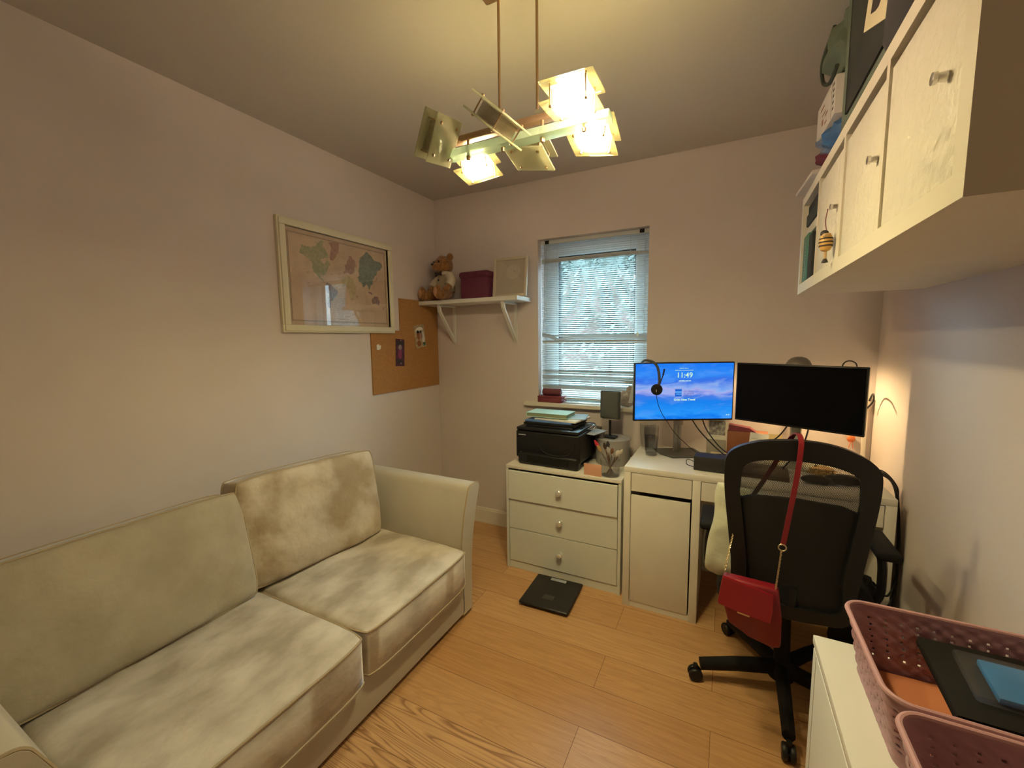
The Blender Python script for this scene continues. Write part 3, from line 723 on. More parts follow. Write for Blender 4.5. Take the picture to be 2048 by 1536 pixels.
# ------------------------------------------------------------------ monitors
def monitor(name, p0, ang, w, h, z0, label, lit):
    c, s = math.cos(math.radians(ang)), math.sin(math.radians(ang))
    cx, cy = p0[0]+c*w/2, p0[1]+s*w/2
    base = Vector((cx, cy, .75)); t = thing(name, label, 'monitor', base, math.radians(ang))
    zc = z0+h/2-.75
    b = nb(); box(b, -w/2, w/2, .0, .022, zc-h/2, zc+h/2, .004); box(b, -w*.33, w*.33, .02, .045, zc-h*.35, zc+h*.35, .012); obj('housing', b, m_black, t)
    scr = bpy.data.objects.new('x', None)
    b = nb(); box(b, -w/2+.007, w/2-.007, -.0008, .0012, -h/2+.010, h/2-.007)
    sc_ = obj('screen', b, m_display if lit else m_screen_off, t, smooth=False); sc_.location = (0, 0, zc)
    bpy.data.objects.remove(scr)
    return t, sc_, zc
m1, scr1, zc1 = monitor('monitor', (-.44, 2.32), 27, .545, .322, .944, 'monitor lit with a blue cloudy lock screen reading 11:49', True)
w2 = .545
b = nb(); px = -.005
box(b, px-.019, px-.002, .055, .075, .003, .30, .002); box(b, px+.004, px+.021, .055, .075, .003, .30, .002); box(b, px-.022, px+.024, .04, .07, .16, .27, .003)
obj('stand_column', b, m_steel, m1, smooth=True)
b = nb(); prism(b, [(-.075, -.062), (.115, -.062), (.115, .13), (-.115, .13), (-.115, .02)], .006, basis((1, 0, 0), (0, 1, 0), (0, 0, 1))); obj('stand_base', b, mat('stand_grey', (.10, .095, .09), .35, .4), m1, smooth=False)
# writing on the lit screen; screen-local: x right, z up, facing -y
def scr_mtx(x, z): return basis((1, 0, 0), (0, 0, 1), (0, -1, 0), (x, -.0012, z))
b = nb(); s0 = -.2725; z0_ = -zc1-.75
def sxz(s, z): return s+s0, z-(.75+zc1)
X_, Z_ = sxz(.273, 1.182); text(b, '11:49', .040, scr_mtx(X_, Z_), 0, bold=.0004)
X_, Z_ = sxz(.276, 1.056); text(b, 'Great Ideas Travel', .0155, scr_mtx(X_, Z_), 0, bold=.0004)
X_, Z_ = sxz(.2705, 1.103); text(b, 'GLOBAL', .0135, scr_mtx(X_, Z_), 2, 'LEFT')
X_, Z_ = sxz(.2705, 1.090); text(b, 'BUSINESS', .0135, scr_mtx(X_, Z_), 2, 'LEFT')
X_, Z_ = sxz(.2705, 1.077); text(b, 'TRAVEL', .0135, scr_mtx(X_, Z_), 2, 'LEFT')
X_, Z_ = sxz(.2235, 1.078)
def plate(b, x0, x1, z0, z1, y, mi): ngon(b, [(x0, y, z0), (x1, y, z0), (x1, y, z1), (x0, y, z1)], mi)
obj('screen_writing', b, [m_dtext, m_dlogo, m_dgrey, m_dlogo2, m_dtext2], scr1, smooth=False); b = nb()
plate(b, X_, X_+.037, Z_, Z_+.041, -.0011, 1); plate(b, X_, X_+.037, Z_+.021, Z_+.029, -.0013, 3); plate(b, X_+.006, X_+.037, Z_+.011, Z_+.017, -.0013, 3)
obj('screen_logo', b, [m_dtext, m_dlogo, m_dgrey, m_dlogo2, m_dtext2], scr1, smooth=False); b = nb()
random.seed(9)
def tinytext(z, s_a, s_b, h, mi):      # date and caption lines too small to read in the photo
    s = s_a
    while s < s_b:
        w = random.uniform(.004, .010); x, zz = sxz(s, z); plate(b, x, x+min(w, s_b-s), zz, zz+h*random.uniform(.8, 1.15), -.0012, mi); s += w+random.choice((.0008, .0025))
tinytext(1.1615, .241, .309, .005, 0); tinytext(1.2195, .220, .320, .004, 4); tinytext(1.2305, .245, .295, .004, 4)
obj('screen_caption', b, [m_dtext, m_dlogo, m_dgrey, m_dlogo2, m_dtext2], scr1, smooth=False)
b = nb()
for k in (0, 1): x, z = sxz(.507+.011*k, .972); plate(b, x, x+.006, z, z+.005, -.0012, 0)
obj('screen_icon', b, [m_dtext], scr1, smooth=False)
m2, scr2, zc2 = monitor('monitor', (.054, 2.553), -26, .556, .310, .951, 'black switched-off monitor on the right side of the desk', False)
b = nb(); box(b, -.021, .021, .05, .066, .008, .30, .004); obj('stand_column', b, mat('pale_green_column', (.42, .45, .36), .4, .3), m2)
b = nb(); box(b, -.11, .11, -.03, .15, 0, .008, .003); obj('stand_base', b, mat('pale_green_base', (.42, .45, .36), .4, .3), m2)

# headset hanging on the lit monitor
hs = thing('headset', 'black single-ear headset with boom microphone hanging on the lit monitor', 'headset', (0, 0, 0)); hs.matrix_world = Matrix.Translation((-.44, 2.32, .75)) @ Matrix.Rotation(math.radians(27), 4, 'Z')
zz = -.75
b = nb(); tube(b, catmull([(.055, .060, 1.262+zz), (.062, .03, 1.276+zz), (.078, .002, 1.276+zz), (.098, -.010, 1.268+zz), (.118, -.014, 1.245+zz), (.128, -.016, 1.205+zz), (.131, -.016, 1.160+zz), (.124, -.016, 1.135+zz)]), .007, 8, flat=.35); obj('headband', b, mat('headband_grey', (.05, .055, .06), .4), hs)
b = nb(); mt = Matrix.Translation((.117, -.008, 1.120+zz)) @ Matrix.Rotation(PI/2, 4, 'X')
lathe(b, [(0, 0), (.028, 0), (.030, .006), (.030, .016), (.020, .022), (0, .024)], (0, 0, 0), 24, mtx=mt); ec = obj('ear_cup', b, m_blackm, hs)
b = nb(); box(b, .108, .112, -.034, -.032, 1.108+zz, 1.122+zz); obj('silver_mark', b, m_chrome, ec)
b = nb(); tube(b, catmull([(.130, -.02, 1.140+zz), (.138, -.024, 1.17+zz), (.148, -.024, 1.20+zz), (.154, -.024, 1.232+zz)]), [.003]*6+[.003]*6+[.0045]*6+[.005], 7); obj('microphone_boom', b, m_black, hs)
b = nb(); tube(b, catmull([(.115, -.022, 1.090+zz), (.125, -.024, 1.04+zz), (.150, -.022, .985+zz), (.180, -.022, .94+zz), (.22, -.03, .88+zz), (.30, -.06, .80+zz), (.36, -.10, .765+zz), (.39, -.14, .757+zz)]), .0017, 6); obj('cord', b, m_black, hs)

# desk lamp behind the black monitor
dl = thing('desk_lamp', 'grey dome desk lamp glowing behind the black monitor', 'lamp', (.318, 2.54, .75))
b = nb(); lathe(b, [(0, 0), (.065, 0), (.068, .012), (.02, .02), (0, .02)]); obj('base', b, m_steel, dl)
b = nb(); tube(b, catmull([(.0, .0, .01), (.0, .045, .25), (.0, .05, .42), (.005, .03, .50), (.01, .0, .535)]), .007, 8); obj('stem', b, m_steel, dl)
b = nb(); prof = [(.058, 0), (.056, .020), (.047, .038), (.032, .052), (.014, .058), (0, .059)]
lathe(b, prof, (.01, 0, .487), 28); lathe(b, [(r*.96, z*.97-.0005) for r, z in prof], (.01, 0, .487), 28); obj('lamp_shade', b, mat('grey_metal_shade', (.22, .20, .18), .4, .5), dl)
b = nb(); ball(b, (.01, 0, .497), .017, sub=2); obj('bulb', b, m_deskbulb, dl)

# ------------------------------------------------------------------ things on the desk
def tumbler(x, y, z, r, h, fill, label, cat='glass', name='glass_tumbler'):
    t = thing(name, label, cat, (x, y, z))
    b = nb(); lathe(b, [(0, 0), (r*.72, 0), (r*.80, h*.06), (r*.86, h*.30), (r*.98, h*.62), (r, h), (r*.955, h), (r*.93, h*.62), (r*.80, h*.30), (r*.72, h*.10), (0, h*.08)], seg=28); obj('vessel', b, m_tumbler, t)
    if fill: b = nb(); lathe(b, [(0, h*.085), (r*.71, h*.105), (r*.79, h*.30), (r*.92, h*fill), (0, h*fill)], seg=28); obj('water', b, m_water, t)
    return t
tumbler(-.352, 2.372, .75, .040, .165, .66, 'clear glass tumbler of water on the left end of the desk')
tumbler(-.392, 2.505, .75, .045, .15, 0, 'empty clear glass jar behind the tumbler of water', 'jar', 'glass_jar')
b = nb(); box(b, -.085, .085, -.045, .045, 0, .072, .004); o = thing('docking_box', 'long black box at the front edge of the desk below the lit monitor', 'box', (-.035, 2.225, .75), math.radians(-3))
obj('casing', b, mat('dark_box', (.022, .02, .02), .5), o); b = nb(); box(b, -.084, .084, -.0458, -.0448, .034, .037); obj('seam', b, m_ink, o)
b = nb(); tube(b, catmull([(-.08, -.01, .03), (-.115, -.02, .045), (-.118, -.03, .022), (-.085, -.03, .012)]), .0018, 6); obj('cable_stub', b, m_black, o)
b = nb(); box(b, -.085, .085, -.075, .075, 0, .030, .001); tag(obj('yellow_notepad', b, m_yellowp, smooth=False), 'yellow paper pad lying behind the long black box on the desk', 'notepad').location = (.030, 2.395, .7505)
b = nb(); tube(b, catmull([(-.03, 2.34, .783), (-.04, 2.40, .783), (.02, 2.43, .783), (.08, 2.40, .783), (.10, 2.33, .783)]), .0016, 6); tag(obj('thin_cable', b, m_black), 'thin black cable curled over the yellow paper pad', 'cable')
# photo on small stand
ph = thing('photo_card', 'white bordered grey photo propped behind the lit monitor on the desk', 'photo', (-.028, 2.565, .75), 0); 
b = nb(); box(b, -.048, .048, .0, .002, .078, .190); box(b, -.040, .040, -.0005, 0, .104, .184, mi=1); obj('print', b, [m_paper, m_photo], ph, smooth=False)
b = nb(); box(b, -.052, .046, -.018, .03, 0, .078, .002); obj('support_block', b, mat('grey_block', (.36, .33, .28), .7), ph)
b = nb(); box(b, 0, .19, 0, .07, 0, .14, .003); o = thing('letter_box', 'brown leather box behind the desk monitors holding paper notes', 'box', (.022, 2.535, .75), math.radians(-4)); obj('box_body', b, m_brownb, o)
b = nb(); prism(b, [(0, .141), (.0, .172), (.10, .160), (.13, .141)], .055, basis((1, 0, 0), (0, 0, 1), (0, 1, 0), (.005, .005, 0))); o2 = obj('purse', b, m_maroon, smooth=True); tag(o2, 'dark maroon purse lying on top of the brown leather box', 'purse'); o2.location = (.022, 2.535, .7505); o2.rotation_euler = (0, 0, math.radians(-4))
def note(x, y, z, w, h, rx, rz, label, mi):
    b = nb(); box(b, -w/2, w/2, 0, .0008, 0, h)
    for k in range(7): ngon(b, [(-w*.4, -.0004, h*(.12+.11*k)), (w*random.uniform(.2, .42), -.0004, h*(.12+.11*k)), (w*.3, -.0004, h*(.12+.11*k)+.0011), (-w*.4, -.0004, h*(.12+.11*k)+.0011)], 1)
    o = tag(obj('handwritten_note', b, [mi, m_ink], smooth=False), label, 'note'); o.location = (x, y, z); o.rotation_euler = (math.radians(rx), math.radians(rz), math.radians(-4))
note(.160, 2.468, .7575, .085, .142, -16, 4, 'cream handwritten note leaning on the brown leather box', m_paper)
note(.245, 2.485, .7575, .07, .14, -10, -4, 'yellow note leaning right of the cream handwritten note', m_yellowp)
# keyboard, laptop, mouse, glasses case and cables seen through the chair mesh
kb = thing('laptop', 'closed black laptop lying on the desk behind the chair back', 'laptop', (.15, 2.27, .75), math.radians(-4))
b = nb(); box(b, -.13, .13, -.10, .10, 0, .012, .003); obj('base', b, mat('brown_black', (.06, .04, .025), .4), kb); b = nb(); box(b, -.13, .13, -.10, .10, .013, .019, .003); obj('lid', b, mat('dark_lid', (.05, .035, .02), .35), kb)
b = nb(); ball(b, (0, 0, .019), 1, scale=(.058, .034, .019)); ms = tag(obj('computer_mouse', b, m_black), 'black mouse on the desk seen through the chair mesh', 'mouse'); ms.location = (.375, 2.20, .75)
b = nb(); ball(b, (0, 0, .022), 1, scale=(.075, .035, .022), sub=3); ms = tag(obj('glasses_case', b, m_black), 'black rounded case at the right end of the desk', 'case'); ms.location = (.485, 2.24, .75)
b = nb(); ball(b, (0, 0, .022), 1, scale=(.05, .04, .022), bumpy=.5, bs=25); ms = tag(obj('foil_packet', b, mat('gold_foil', (.8, .6, .25), .25, 1), smooth=False), 'crumpled gold foil packet on the desk behind the mouse', 'packet'); ms.location = (.42, 2.34, .75)
def cable(pts, r, label, m=None, name='cable', k=7, grp=None, cat='cable'):
    b = nb(); tube(b, catmull(pts, k), r, 7); o = obj(name, b, m or m_black, origin=pts[0]); return tag(o, label, cat, grp)
cable([(-.16, 2.50, .952), (-.12, 2.46, .90), (-.05, 2.40, .84), (.01, 2.35, .802), (.07, 2.31, .787)], .0032, 'upper thick black cable dropping from the lit monitor to the desk')
cable([(-.105, 2.52, .952), (-.08, 2.47, .90), (-.02, 2.40, .835), (.03, 2.36, .805), (.085, 2.32, .787)], .0032, 'lower thick black cable beside the first under the lit monitor')
cable([(.29, 2.47, .955), (.25, 2.44, .90), (.20, 2.41, .86), (.12, 2.39, .78), (.07, 2.42, .787)], .0034, 'black cable hanging left of the dark monitor stand')
cable([(.37, 2.43, .955), (.35, 2.38, .90), (.31, 2.34, .84), (.26, 2.30, .775)], .0038, 'black cable hanging right of the dark monitor stand')
cable([(.472, 2.40, 1.235), (.485, 2.41, 1.272), (.508, 2.42, 1.283), (.530, 2.41, 1.270), (.532, 2.40, 1.235)], .003, 'small black cable loop above the top edge of the dark monitor')
cable([(.585, 2.40, 1.105), (.605, 2.45, 1.125), (.628, 2.52, 1.12), (.640, 2.57, 1.08), (.625, 2.60, 1.04)], .004, 'black cable loop beside the right edge of the dark monitor')
for i, (dx, g) in enumerate(((0, 0), (.012, .02), (.024, .04), (.006, .06))):
    lab = ['outermost black cable draped over the right end of the desk', 'second black cable draped over the right end of the desk', 'third black cable draped over the right end of the desk', 'innermost black cable draped over the right end of the desk'][i]
    cable([(.56+dx*.3, 2.36-g, .765), (.60, 2.30-g, .80+.01*i), (.640, 2.24-g, .785), (.650+dx*.2, 2.19, .70), (.652, 2.16-g*.5, .55), (.650, 2.14, .42-.04*i), (.61, 2.08, .36-.05*i), (.55-.02*i, 2.03+.01*i, .33+.10*(i == 0))], .0042 if i < 2 else .003, lab, grp='cables over the desk end')
b = nb(); box(b, 0, .03, 0, .04, 0, .035, .004); tag(obj('power_adapter', b, m_black), 'small black power adapter at the back right corner of the desk', 'adapter').location = (.575, 2.32, .75)
b = nb(); ball(b, (0, 0, 0), .018, scale=(1, .45, 1.1), bumpy=.25, sub=2); tube(b, [(0, 0, -.01), (-.008, -.002, -.05)], .0018, 5); tube(b, [(.006, 0, -.01), (.01, -.002, -.05)], .0018, 5)
tag(obj('cable_clip', b, mat('orange_plastic', (.7, .18, .05), .5)), 'orange clip on the wall below the dark monitor corner', 'clip').location = (.585, YB-.012, .875)
b = nb(); box(b, 0, .018, 0, .012, .115, 1.03, .002); tag(obj('cable_trunking', b, m_trim), 'narrow white vertical cable trunking on the wall right of the monitors', 'trunking').location = (.628, YB-.0125, 0)
b = nb(); box(b, -.02, .02, 0, .02, -.03, .03, .004); tag(obj('plug_socket', b, m_trim), 'small white plug at the top of the cable trunking', 'plug').location = (.628, YB-.022, 1.06)

# ================================================================== THINGS ON THE CHEST AND THE SILL
pr = thing('printer', 'black multifunction printer with paper stacked on top on the white chest', 'printer', (-.915, 2.38, CZ), math.radians(-2))
b = nb(); box(b, -.205, .205, -.15, .17, .035, .205, .014, seg=3); box(b, -.185, .20, -.165, -.10, .0, .075, .018, seg=3); box(b, -.17, .17, -.13, .16, 0, .04); obj('body', b, m_black, pr)
b = nb(); box(b, -.198, .198, -.155, .165, .206, .226, .008); box(b, -.15, .15, -.12, .13, .226, .236, .006); obj('scanner_lid', b, m_black, pr)
b = nb(); tube(b, catmull([(-.05, -.156, .125), (.0, -.162, .085), (.09, -.163, .078), (.15, -.160, .10), (.175, -.157, .15)]), .0022, 6); obj('panel_line', b, mat('gloss_black', (.03, .03, .03), .15), pr)
b = nb(); mt = Matrix.Translation((-.165, -.152, .066)) @ Matrix.Rotation(PI/2, 4, 'X'); lathe(b, [(0, 0), (.009, 0), (.009, .003), (0, .004)], seg=16, mtx=mt); obj('power_button', b, m_steel, pr)
b = nb(); text(b, 'printer', .001, Matrix.Translation((0, 0, -5))) if False else box(b, -.185, -.135, -.1512, -.1500, .176, .181); obj('maker_badge', b, m_greycard, pr)
b = nb(); prism(b, [(-.12, 0), (.16, 0), (.15, .02), (-.11, .02)], .15, basis((1, 0, 0), (0, 0, 1), (0, 1, 0), (0, -.23, .01))) if False else box(b, -.12, .14, -.168, -.165, .02, .062); obj('paper_tray', b, m_blackm, pr)
PZ = CZ+.237
def slab(name, x, y, z, w, d, h, rz, m, label, cat, grp=None, pages=None):
    t = thing(name, label, cat, (x, y, z), math.radians(rz), grp)
    if pages:
        b = nb(); box(b, -w/2, w/2, -d/2, d/2, 0, h*.12, .0008); box(b, -w/2, w/2, -d/2, d/2, h*.88, h, .0008); box(b, -w/2, -w/2+h*.12, -d/2, d/2, h*.1, h*.9); obj('cover', b, m, t, smooth=False)
        b = nb(); box(b, -w/2+h*.12, w/2-.003, -d/2+.003, d/2-.003, h*.12, h*.88); obj('pages', b, pages, t, smooth=False)
    else:
        b = nb(); box(b, -w/2, w/2, -d/2, d/2, 0, h, min(.002, h*.3)); obj('sheet', b, m, t)
    return t
slab('document_tray', -.925, 2.40, PZ, .33, .25, .012, 2, m_blackm, 'flat black document folder directly on top of the printer', 'folder')
slab('blue_folder', -.935, 2.40, PZ+.0125, .30, .22, .010, -2, m_bluebook, 'blue folder under the pale green booklet on the printer', 'folder')
slab('paper_stack', -.885, 2.41, PZ+.023, .28, .21, .010, -8, m_paper, 'white stack of papers sticking out from under the pale green booklet', 'papers')
slab('card_folder', -.85, 2.43, PZ+.0335, .22, .17, .005, 10, mat('light_blue_card', (.35, .50, .62), .6), 'light blue card sheet beneath the pale green booklet', 'card')
slab('booklet', -.955, 2.39, PZ+.039, .265, .15, .026, -1, m_cyanbook, 'thick pale green booklet topping the pile on the printer', 'booklet', pages=mat('olive_pages', (.22, .26, .17), .8))
slab('grey_envelope', -.715, 2.43, CZ+.19, .15, .16, .004, -15, m_greycard, 'grey card envelope lying on small tin right of the printer', 'envelope')
b = nb(); box(b, -.06, .06, -.06, .06, 0, .189, .006); tag(obj('dark_tin', b, mat('dark_tin', (.09, .085, .085), .5)), 'dark square tin between the printer and the brush pot', 'tin').location = (-.752, 2.56, CZ)
b = nb()
random.seed(2)
for k in range(7):
    a0 = random.uniform(0, PI); c = Vector((random.uniform(-.015, .015), random.uniform(-.01, .01), .022+.003*k*.3))
    u = Vector((math.cos(a0), math.sin(a0), random.uniform(-.4, .4))).normalized(); v = u.orthogonal().normalized()
    tube(b, [c+u*.022*math.cos(t*PI/8)+v*.020*math.sin(t*PI/8) for t in range(16)], .0016, 5, closed=True)
tag(obj('wire_coil', b, m_chrome), 'small silver wire coil on the envelope beside the printer', 'coil').location = (-.70, 2.40, CZ+.2)
# square vanity mirror
vm = thing('table_mirror', 'dark square swivel mirror on a slim black stand below the window', 'mirror', (-.605, 2.47, CZ+.155), math.radians(-6))
b = nb(); box(b, -.062, .062, -.012, .012, .115, .285, .0115, seg=4); obj('mirror_frame', b, mat('dark_grey_rim', (.045, .05, .05), .3), vm)
b = nb(); box(b, -.050, .050, -.0130, -.0121, .126, .276, .0003); obj('mirror_face', b, mat('smoky_face', (.085, .095, .095), .25), vm)
b = nb(); box(b, -.045, .045, -.012, .008, .109, .116, .002); obj('bottom_trim', b, m_chrome, vm)
b = nb(); tube(b, [(0, 0, .01), (0, 0, .11)], .008, 10); obj('stem', b, m_black, vm)
b = nb(); box(b, -.04, .04, -.03, .03, 0, .012, .004); obj('base', b, m_black, vm)
b = nb(); lathe(b, [(0, 0), (.098, 0), (.10, .006), (.10, .143), (.104, .144), (.104, .154), (0, .154)], seg=36); o = tag(obj('round_box', b, m_tray), 'large round grey box under the square mirror', 'box'); o.location = (-.590, 2.485, CZ)
b = nb(); lathe(b, [(0, 0), (.022, 0), (.024, .03), (.024, .034), (0, .034)], seg=24); o = tag(obj('cosmetic_jar', b, mat('dark_jar', (.12, .11, .11), .3)), 'small dark jar on the round box left of the mirror stem', 'jar'); o.location = (-.655, 2.445, CZ+.155)
# brush pot
bp_ = thing('brush_pot', 'clear plastic pot at the front right corner of the white chest', 'pot', (-.545, 2.235, CZ))
b = nb(); lathe(b, [(0, 0), (.050, 0), (.054, .09), (.052, .09), (.048, .004), (0, .004)], seg=24); obj('wall', b, m_plastic, bp_)
random.seed(21)
brush_lab = ['red tipped brush in the clear pot', 'dark handled brush leaning left in the clear pot', 'tan bristled brush in the clear pot', 'silver ferrule brush in the clear pot', 'brown handled brush in the middle of the clear pot', 'white bristled brush leaning right in the clear pot', 'thin black brush at the back of the clear pot', 'pale pencil at the right edge of the clear pot']
tops = [(-.085, -.01, .190), (-.035, .0, .178), (-.065, -.02, .165), (-.012, -.01, .160), (.01, .01, .150), (.045, 0, .145), (-.02, .02, .185), (.065, .005, .150)]
cols = [(.55, .03, .05), (.05, .03, .02), (.45, .30, .12), (.4, .4, .4), (.18, .08, .03), (.6, .55, .5), (.03, .03, .03), (.55, .5, .4)]
for i in range(8):
    base = Vector((tops[i][0]*-.28, tops[i][1]*-.3, .008)); top = Vector(tops[i]); t = thing('makeup_brush', brush_lab[i], 'brush', (-.545, 2.235, CZ), 0, 'brushes in the clear pot')
    d = (top-base); mid = base+d*.72
    b = nb(); tube(b, [base, base+d*.3, mid], [.002, .0035, .003], 7); obj('handle', b, mat('brush_handle', (.10, .05, .03) if i % 2 else (.12, .11, .10), .3), t)
    b = nb(); tube(b, [mid, mid+d*.08], [.0035, .005], 7); obj('ferrule', b, m_chrome, t)
    b = nb(); tube(b, [mid+d*.08, mid+d*.18, top], [.006, .0105, .004], 8); obj('bristles', b, mat('bristle', cols[i], .9), t)
b = nb(); box(b, -.050, .050, -.0012, .0012, 0, .066, .0008); o = tag(obj('peach_card', b, m_peach), 'small peach card standing at the front edge of the chest', 'card'); o.location = (-.628, 2.186, CZ); o.rotation_euler = (0, 0, math.radians(-3))

# window sill things
sb = thing('maroon_case', 'flat maroon box on the left end of the window sill', 'box', (-1.07, YB+.035, .964))
b = nb(); box(b, -.088, .088, -.05, .05, 0, .032, .003); obj('body', b, m_maroon, sb); b = nb(); box(b, -.089, .089, -.051, .051, .033, .044, .003); obj('lid', b, m_maroon, sb)
b = nb(); mt = Matrix.Translation((-1.135, YB+.03, 1.033)) @ Matrix.Rotation(PI/2, 4, 'Y'); lathe(b, [(0, 0), (.018, 0), (.024, .006), (.024, .13), (.018, .136), (0, .136)], seg=20, mtx=mt)
tag(obj('glasses_roll', b, mat('dark_rose_leather', (.16, .04, .05), .45), origin=(-1.07, YB+.03, 1.009)), 'rounded dark red leather case lying on the maroon box', 'case')
b = nb(); box(b, -.045, .045, -.03, .03, 0, .03, .004); o = tag(obj('white_packet', b, m_plastic), 'small clear packet beside the maroon box on the sill', 'packet'); o.location = (-.925, YB+.02, .964)
pk = thing('sill_bag', 'crumpled clear bag of papers on the sill behind the lit monitor', 'bag', (-.555, YB-.0, .964))
b = nb()
random.seed(4)
ball(b, (0, .005, .052), 1, scale=(.066, .028, .050), sub=3, bumpy=.25, bs=14); ball(b, (.03, .005, .085), 1, scale=(.035, .02, .05), sub=3, bumpy=.35, bs=20)
obj('bag_film', b, mat('smoky_film', (.34, .30, .29), .35, var=.35, vscale=30), pk, smooth=False)
b = nb(); prism(b, [(.02, .03), (.045, .03), (.066, .155), (.046, .16)], .002, basis((1, 0, 0), (0, 0, 1), (0, 1, 0), (0, -.025, 0))); obj('leaflet', b, mat('pale_leaflet', (.45, .48, .52), .6), pk, smooth=False)

# ================================================================== WALL CABINET
KX, KY0, KY1, KZ0, KZ1 = .262, .760, 2.180, 1.575, 1.964
kc = thing('wall_cabinet', 'long cream wall cabinet with three padded doors and an open end', 'cabinet', (.466, 1.47, KZ0))
def KC(name, b, m, par=None, **k): return obj(name, wloc(b, kc), m, par or kc, **k)
XR2 = XR-.001
b = nb(); box(b, KX, XR2, KY0, KY1, KZ0, KZ0+.038); box(b, KX, XR2, KY0, KY1, KZ1-.034, KZ1); box(b, KX, XR2, KY0, KY0+.038, KZ0+.038, KZ1-.034); box(b, KX, XR2, KY1-.038, KY1, KZ0+.038, KZ1-.034)
for y in (1.112, 1.452, 1.800): box(b, KX, XR2, y, y+.018, KZ0+.038, KZ1-.034)
box(b, XR2-.008, XR2, KY0+.02, KY1-.02, KZ0+.02, KZ1-.02)
KC('carcass', b, mat('cream_board', (.76, .70, .57), .5, var=.03, vscale=6), smooth=False)
b = nb(); lathe(b, [(0, 0), (.008, 0), (.008, .002), (0, .0025)], seg=14, mtx=Matrix.Translation((.345, KY0, 1.608)) @ Matrix.Rotation(PI/2, 4, 'X')); KC('screw_cap', b, m_brownb)
for i, (y0, y1, rz) in enumerate(((.801, 1.109, 0), (1.133, 1.449, 0), (1.473, 1.790, 0))):
    b = nb(); hinge = Vector((KX+.002, y0, 0)); q = Matrix.Translation(hinge) @ Matrix.Rotation(math.radians(rz), 4, 'Z') @ Matrix.Translation(-hinge)
    box(b, KX+.004 if rz == 0 else KX, KX+.022, y0, y1, KZ0+.041, KZ1-.052, .002, mtx=q); d = KC('door', b, m_door)
    ky = [.850, 1.163, 1.520][i]
    b = nb(); mt = Matrix.Translation((KX-.002, ky, 1.765)) @ Matrix.Rotation(-PI/2, 4, 'Y')
    lathe(b, [(0, -.004), (.007, -.004), (.006, .005), (.0085, .007), (.0085, .012), (0, .014)], seg=16, mtx=mt); KC('knob', b, m_chrome, d)
# bee charm on the far knob
be = thing('bee_charm', 'wooden striped bee charm hanging from the farthest cabinet knob', 'charm', (KX-.018, 1.520, 1.757))
b = nb(); tube(b, catmull([(0, .002, .004), (-.004, 0, -.03), (0, 0, -.058)]), .0012, 6); obj('cord', b, m_maroon, be)
b = nb(); prof = [(0, -.062), (.010, -.066), (.015, -.076), (.017, -.09), (.0155, -.102), (.011, -.112), (0, -.117)]; lathe(b, prof, seg=20); obj('body', b, mat('bee_yellow', (.70, .42, .12), .5), be)
for z, r in ((-.080, .0163), (-.090, .0172), (-.100, .0164)):
    b = nb(); lathe(b, [(r, z+.002), (r+.0006, z), (r, z-.002)], seg=20); obj('stripe', b, m_ink, be)
b = nb(); ball(b, (-.004, .003, -.064), .0105, sub=2); obj('head', b, m_ink, be)
b = nb(); ball(b, (-.004, -.012, -.072), .009, sub=2, scale=(.8, 1, .7)); obj('wing', b, m_tan, be)
b = nb(); tube(b, [(0, 0, -.115), (0, 0, -.138)], .0035, 6); obj('leg', b, m_tan, be)
b = nb(); lathe(b, [(0, -.134), (.004, -.136), (.0085, -.146), (0, -.148)], seg=14); obj('bell', b, m_ink, be)
# books in the open end
gb = thing('reference_book', 'tall dark green book standing in the open end of the cabinet', 'book', (.266, 2.06, KZ0+.038), 0)
b = nb(); box(b, 0, .16, -.05, .055, 0, .185, .004); obj('cover', b, m_greenbook, gb)
b = nb(); random.seed(8)
zt = .155
while zt > .02:
    hgt_ = random.uniform(.006, .012); n0 = len(b.faces); ngon(b, [(-.0006, -.006, zt), (-.0006, .004+random.uniform(0, .006), zt-hgt_*.4), (-.0006, .006, zt-hgt_), (-.0006, -.004, zt-hgt_*.7)]); zt -= hgt_+.003
obj('spine_lettering', b, m_lightink, gb, smooth=False)
b = nb(); box(b, 0, .18, -.04, .04, 0, .17, .003); o = tag(obj('black_book', b, m_bagblk), 'black book beside the tall green book inside the cabinet', 'book'); o.location = (.268, 1.965, KZ0+.0385)
b = nb(); box(b, 0, .2, -.15, .15, 0, .035, .003); o = tag(obj('cream_file_box', b, mat('cream_file', (.62, .56, .42), .7)), 'cream box lying across the books in the open cabinet end', 'box'); o.location = (.275, 1.978, KZ0+.224)
slab('orange_paged_book', .36, 1.985, KZ0+.307, .17, .24, .032, 0, m_bagblk, 'dark book with tan pages topmost in the open cabinet end', 'book', pages=m_tan)
b = nb(); box(b, -.085, .085, -.125, .125, 0, .045, .003); o = tag(obj('dark_album', b, mat('dark_green_cloth', (.03, .035, .025), .7)), 'dark album just below the tan paged book in the cabinet', 'album'); o.location = (.355, 1.985, KZ0+.2605)

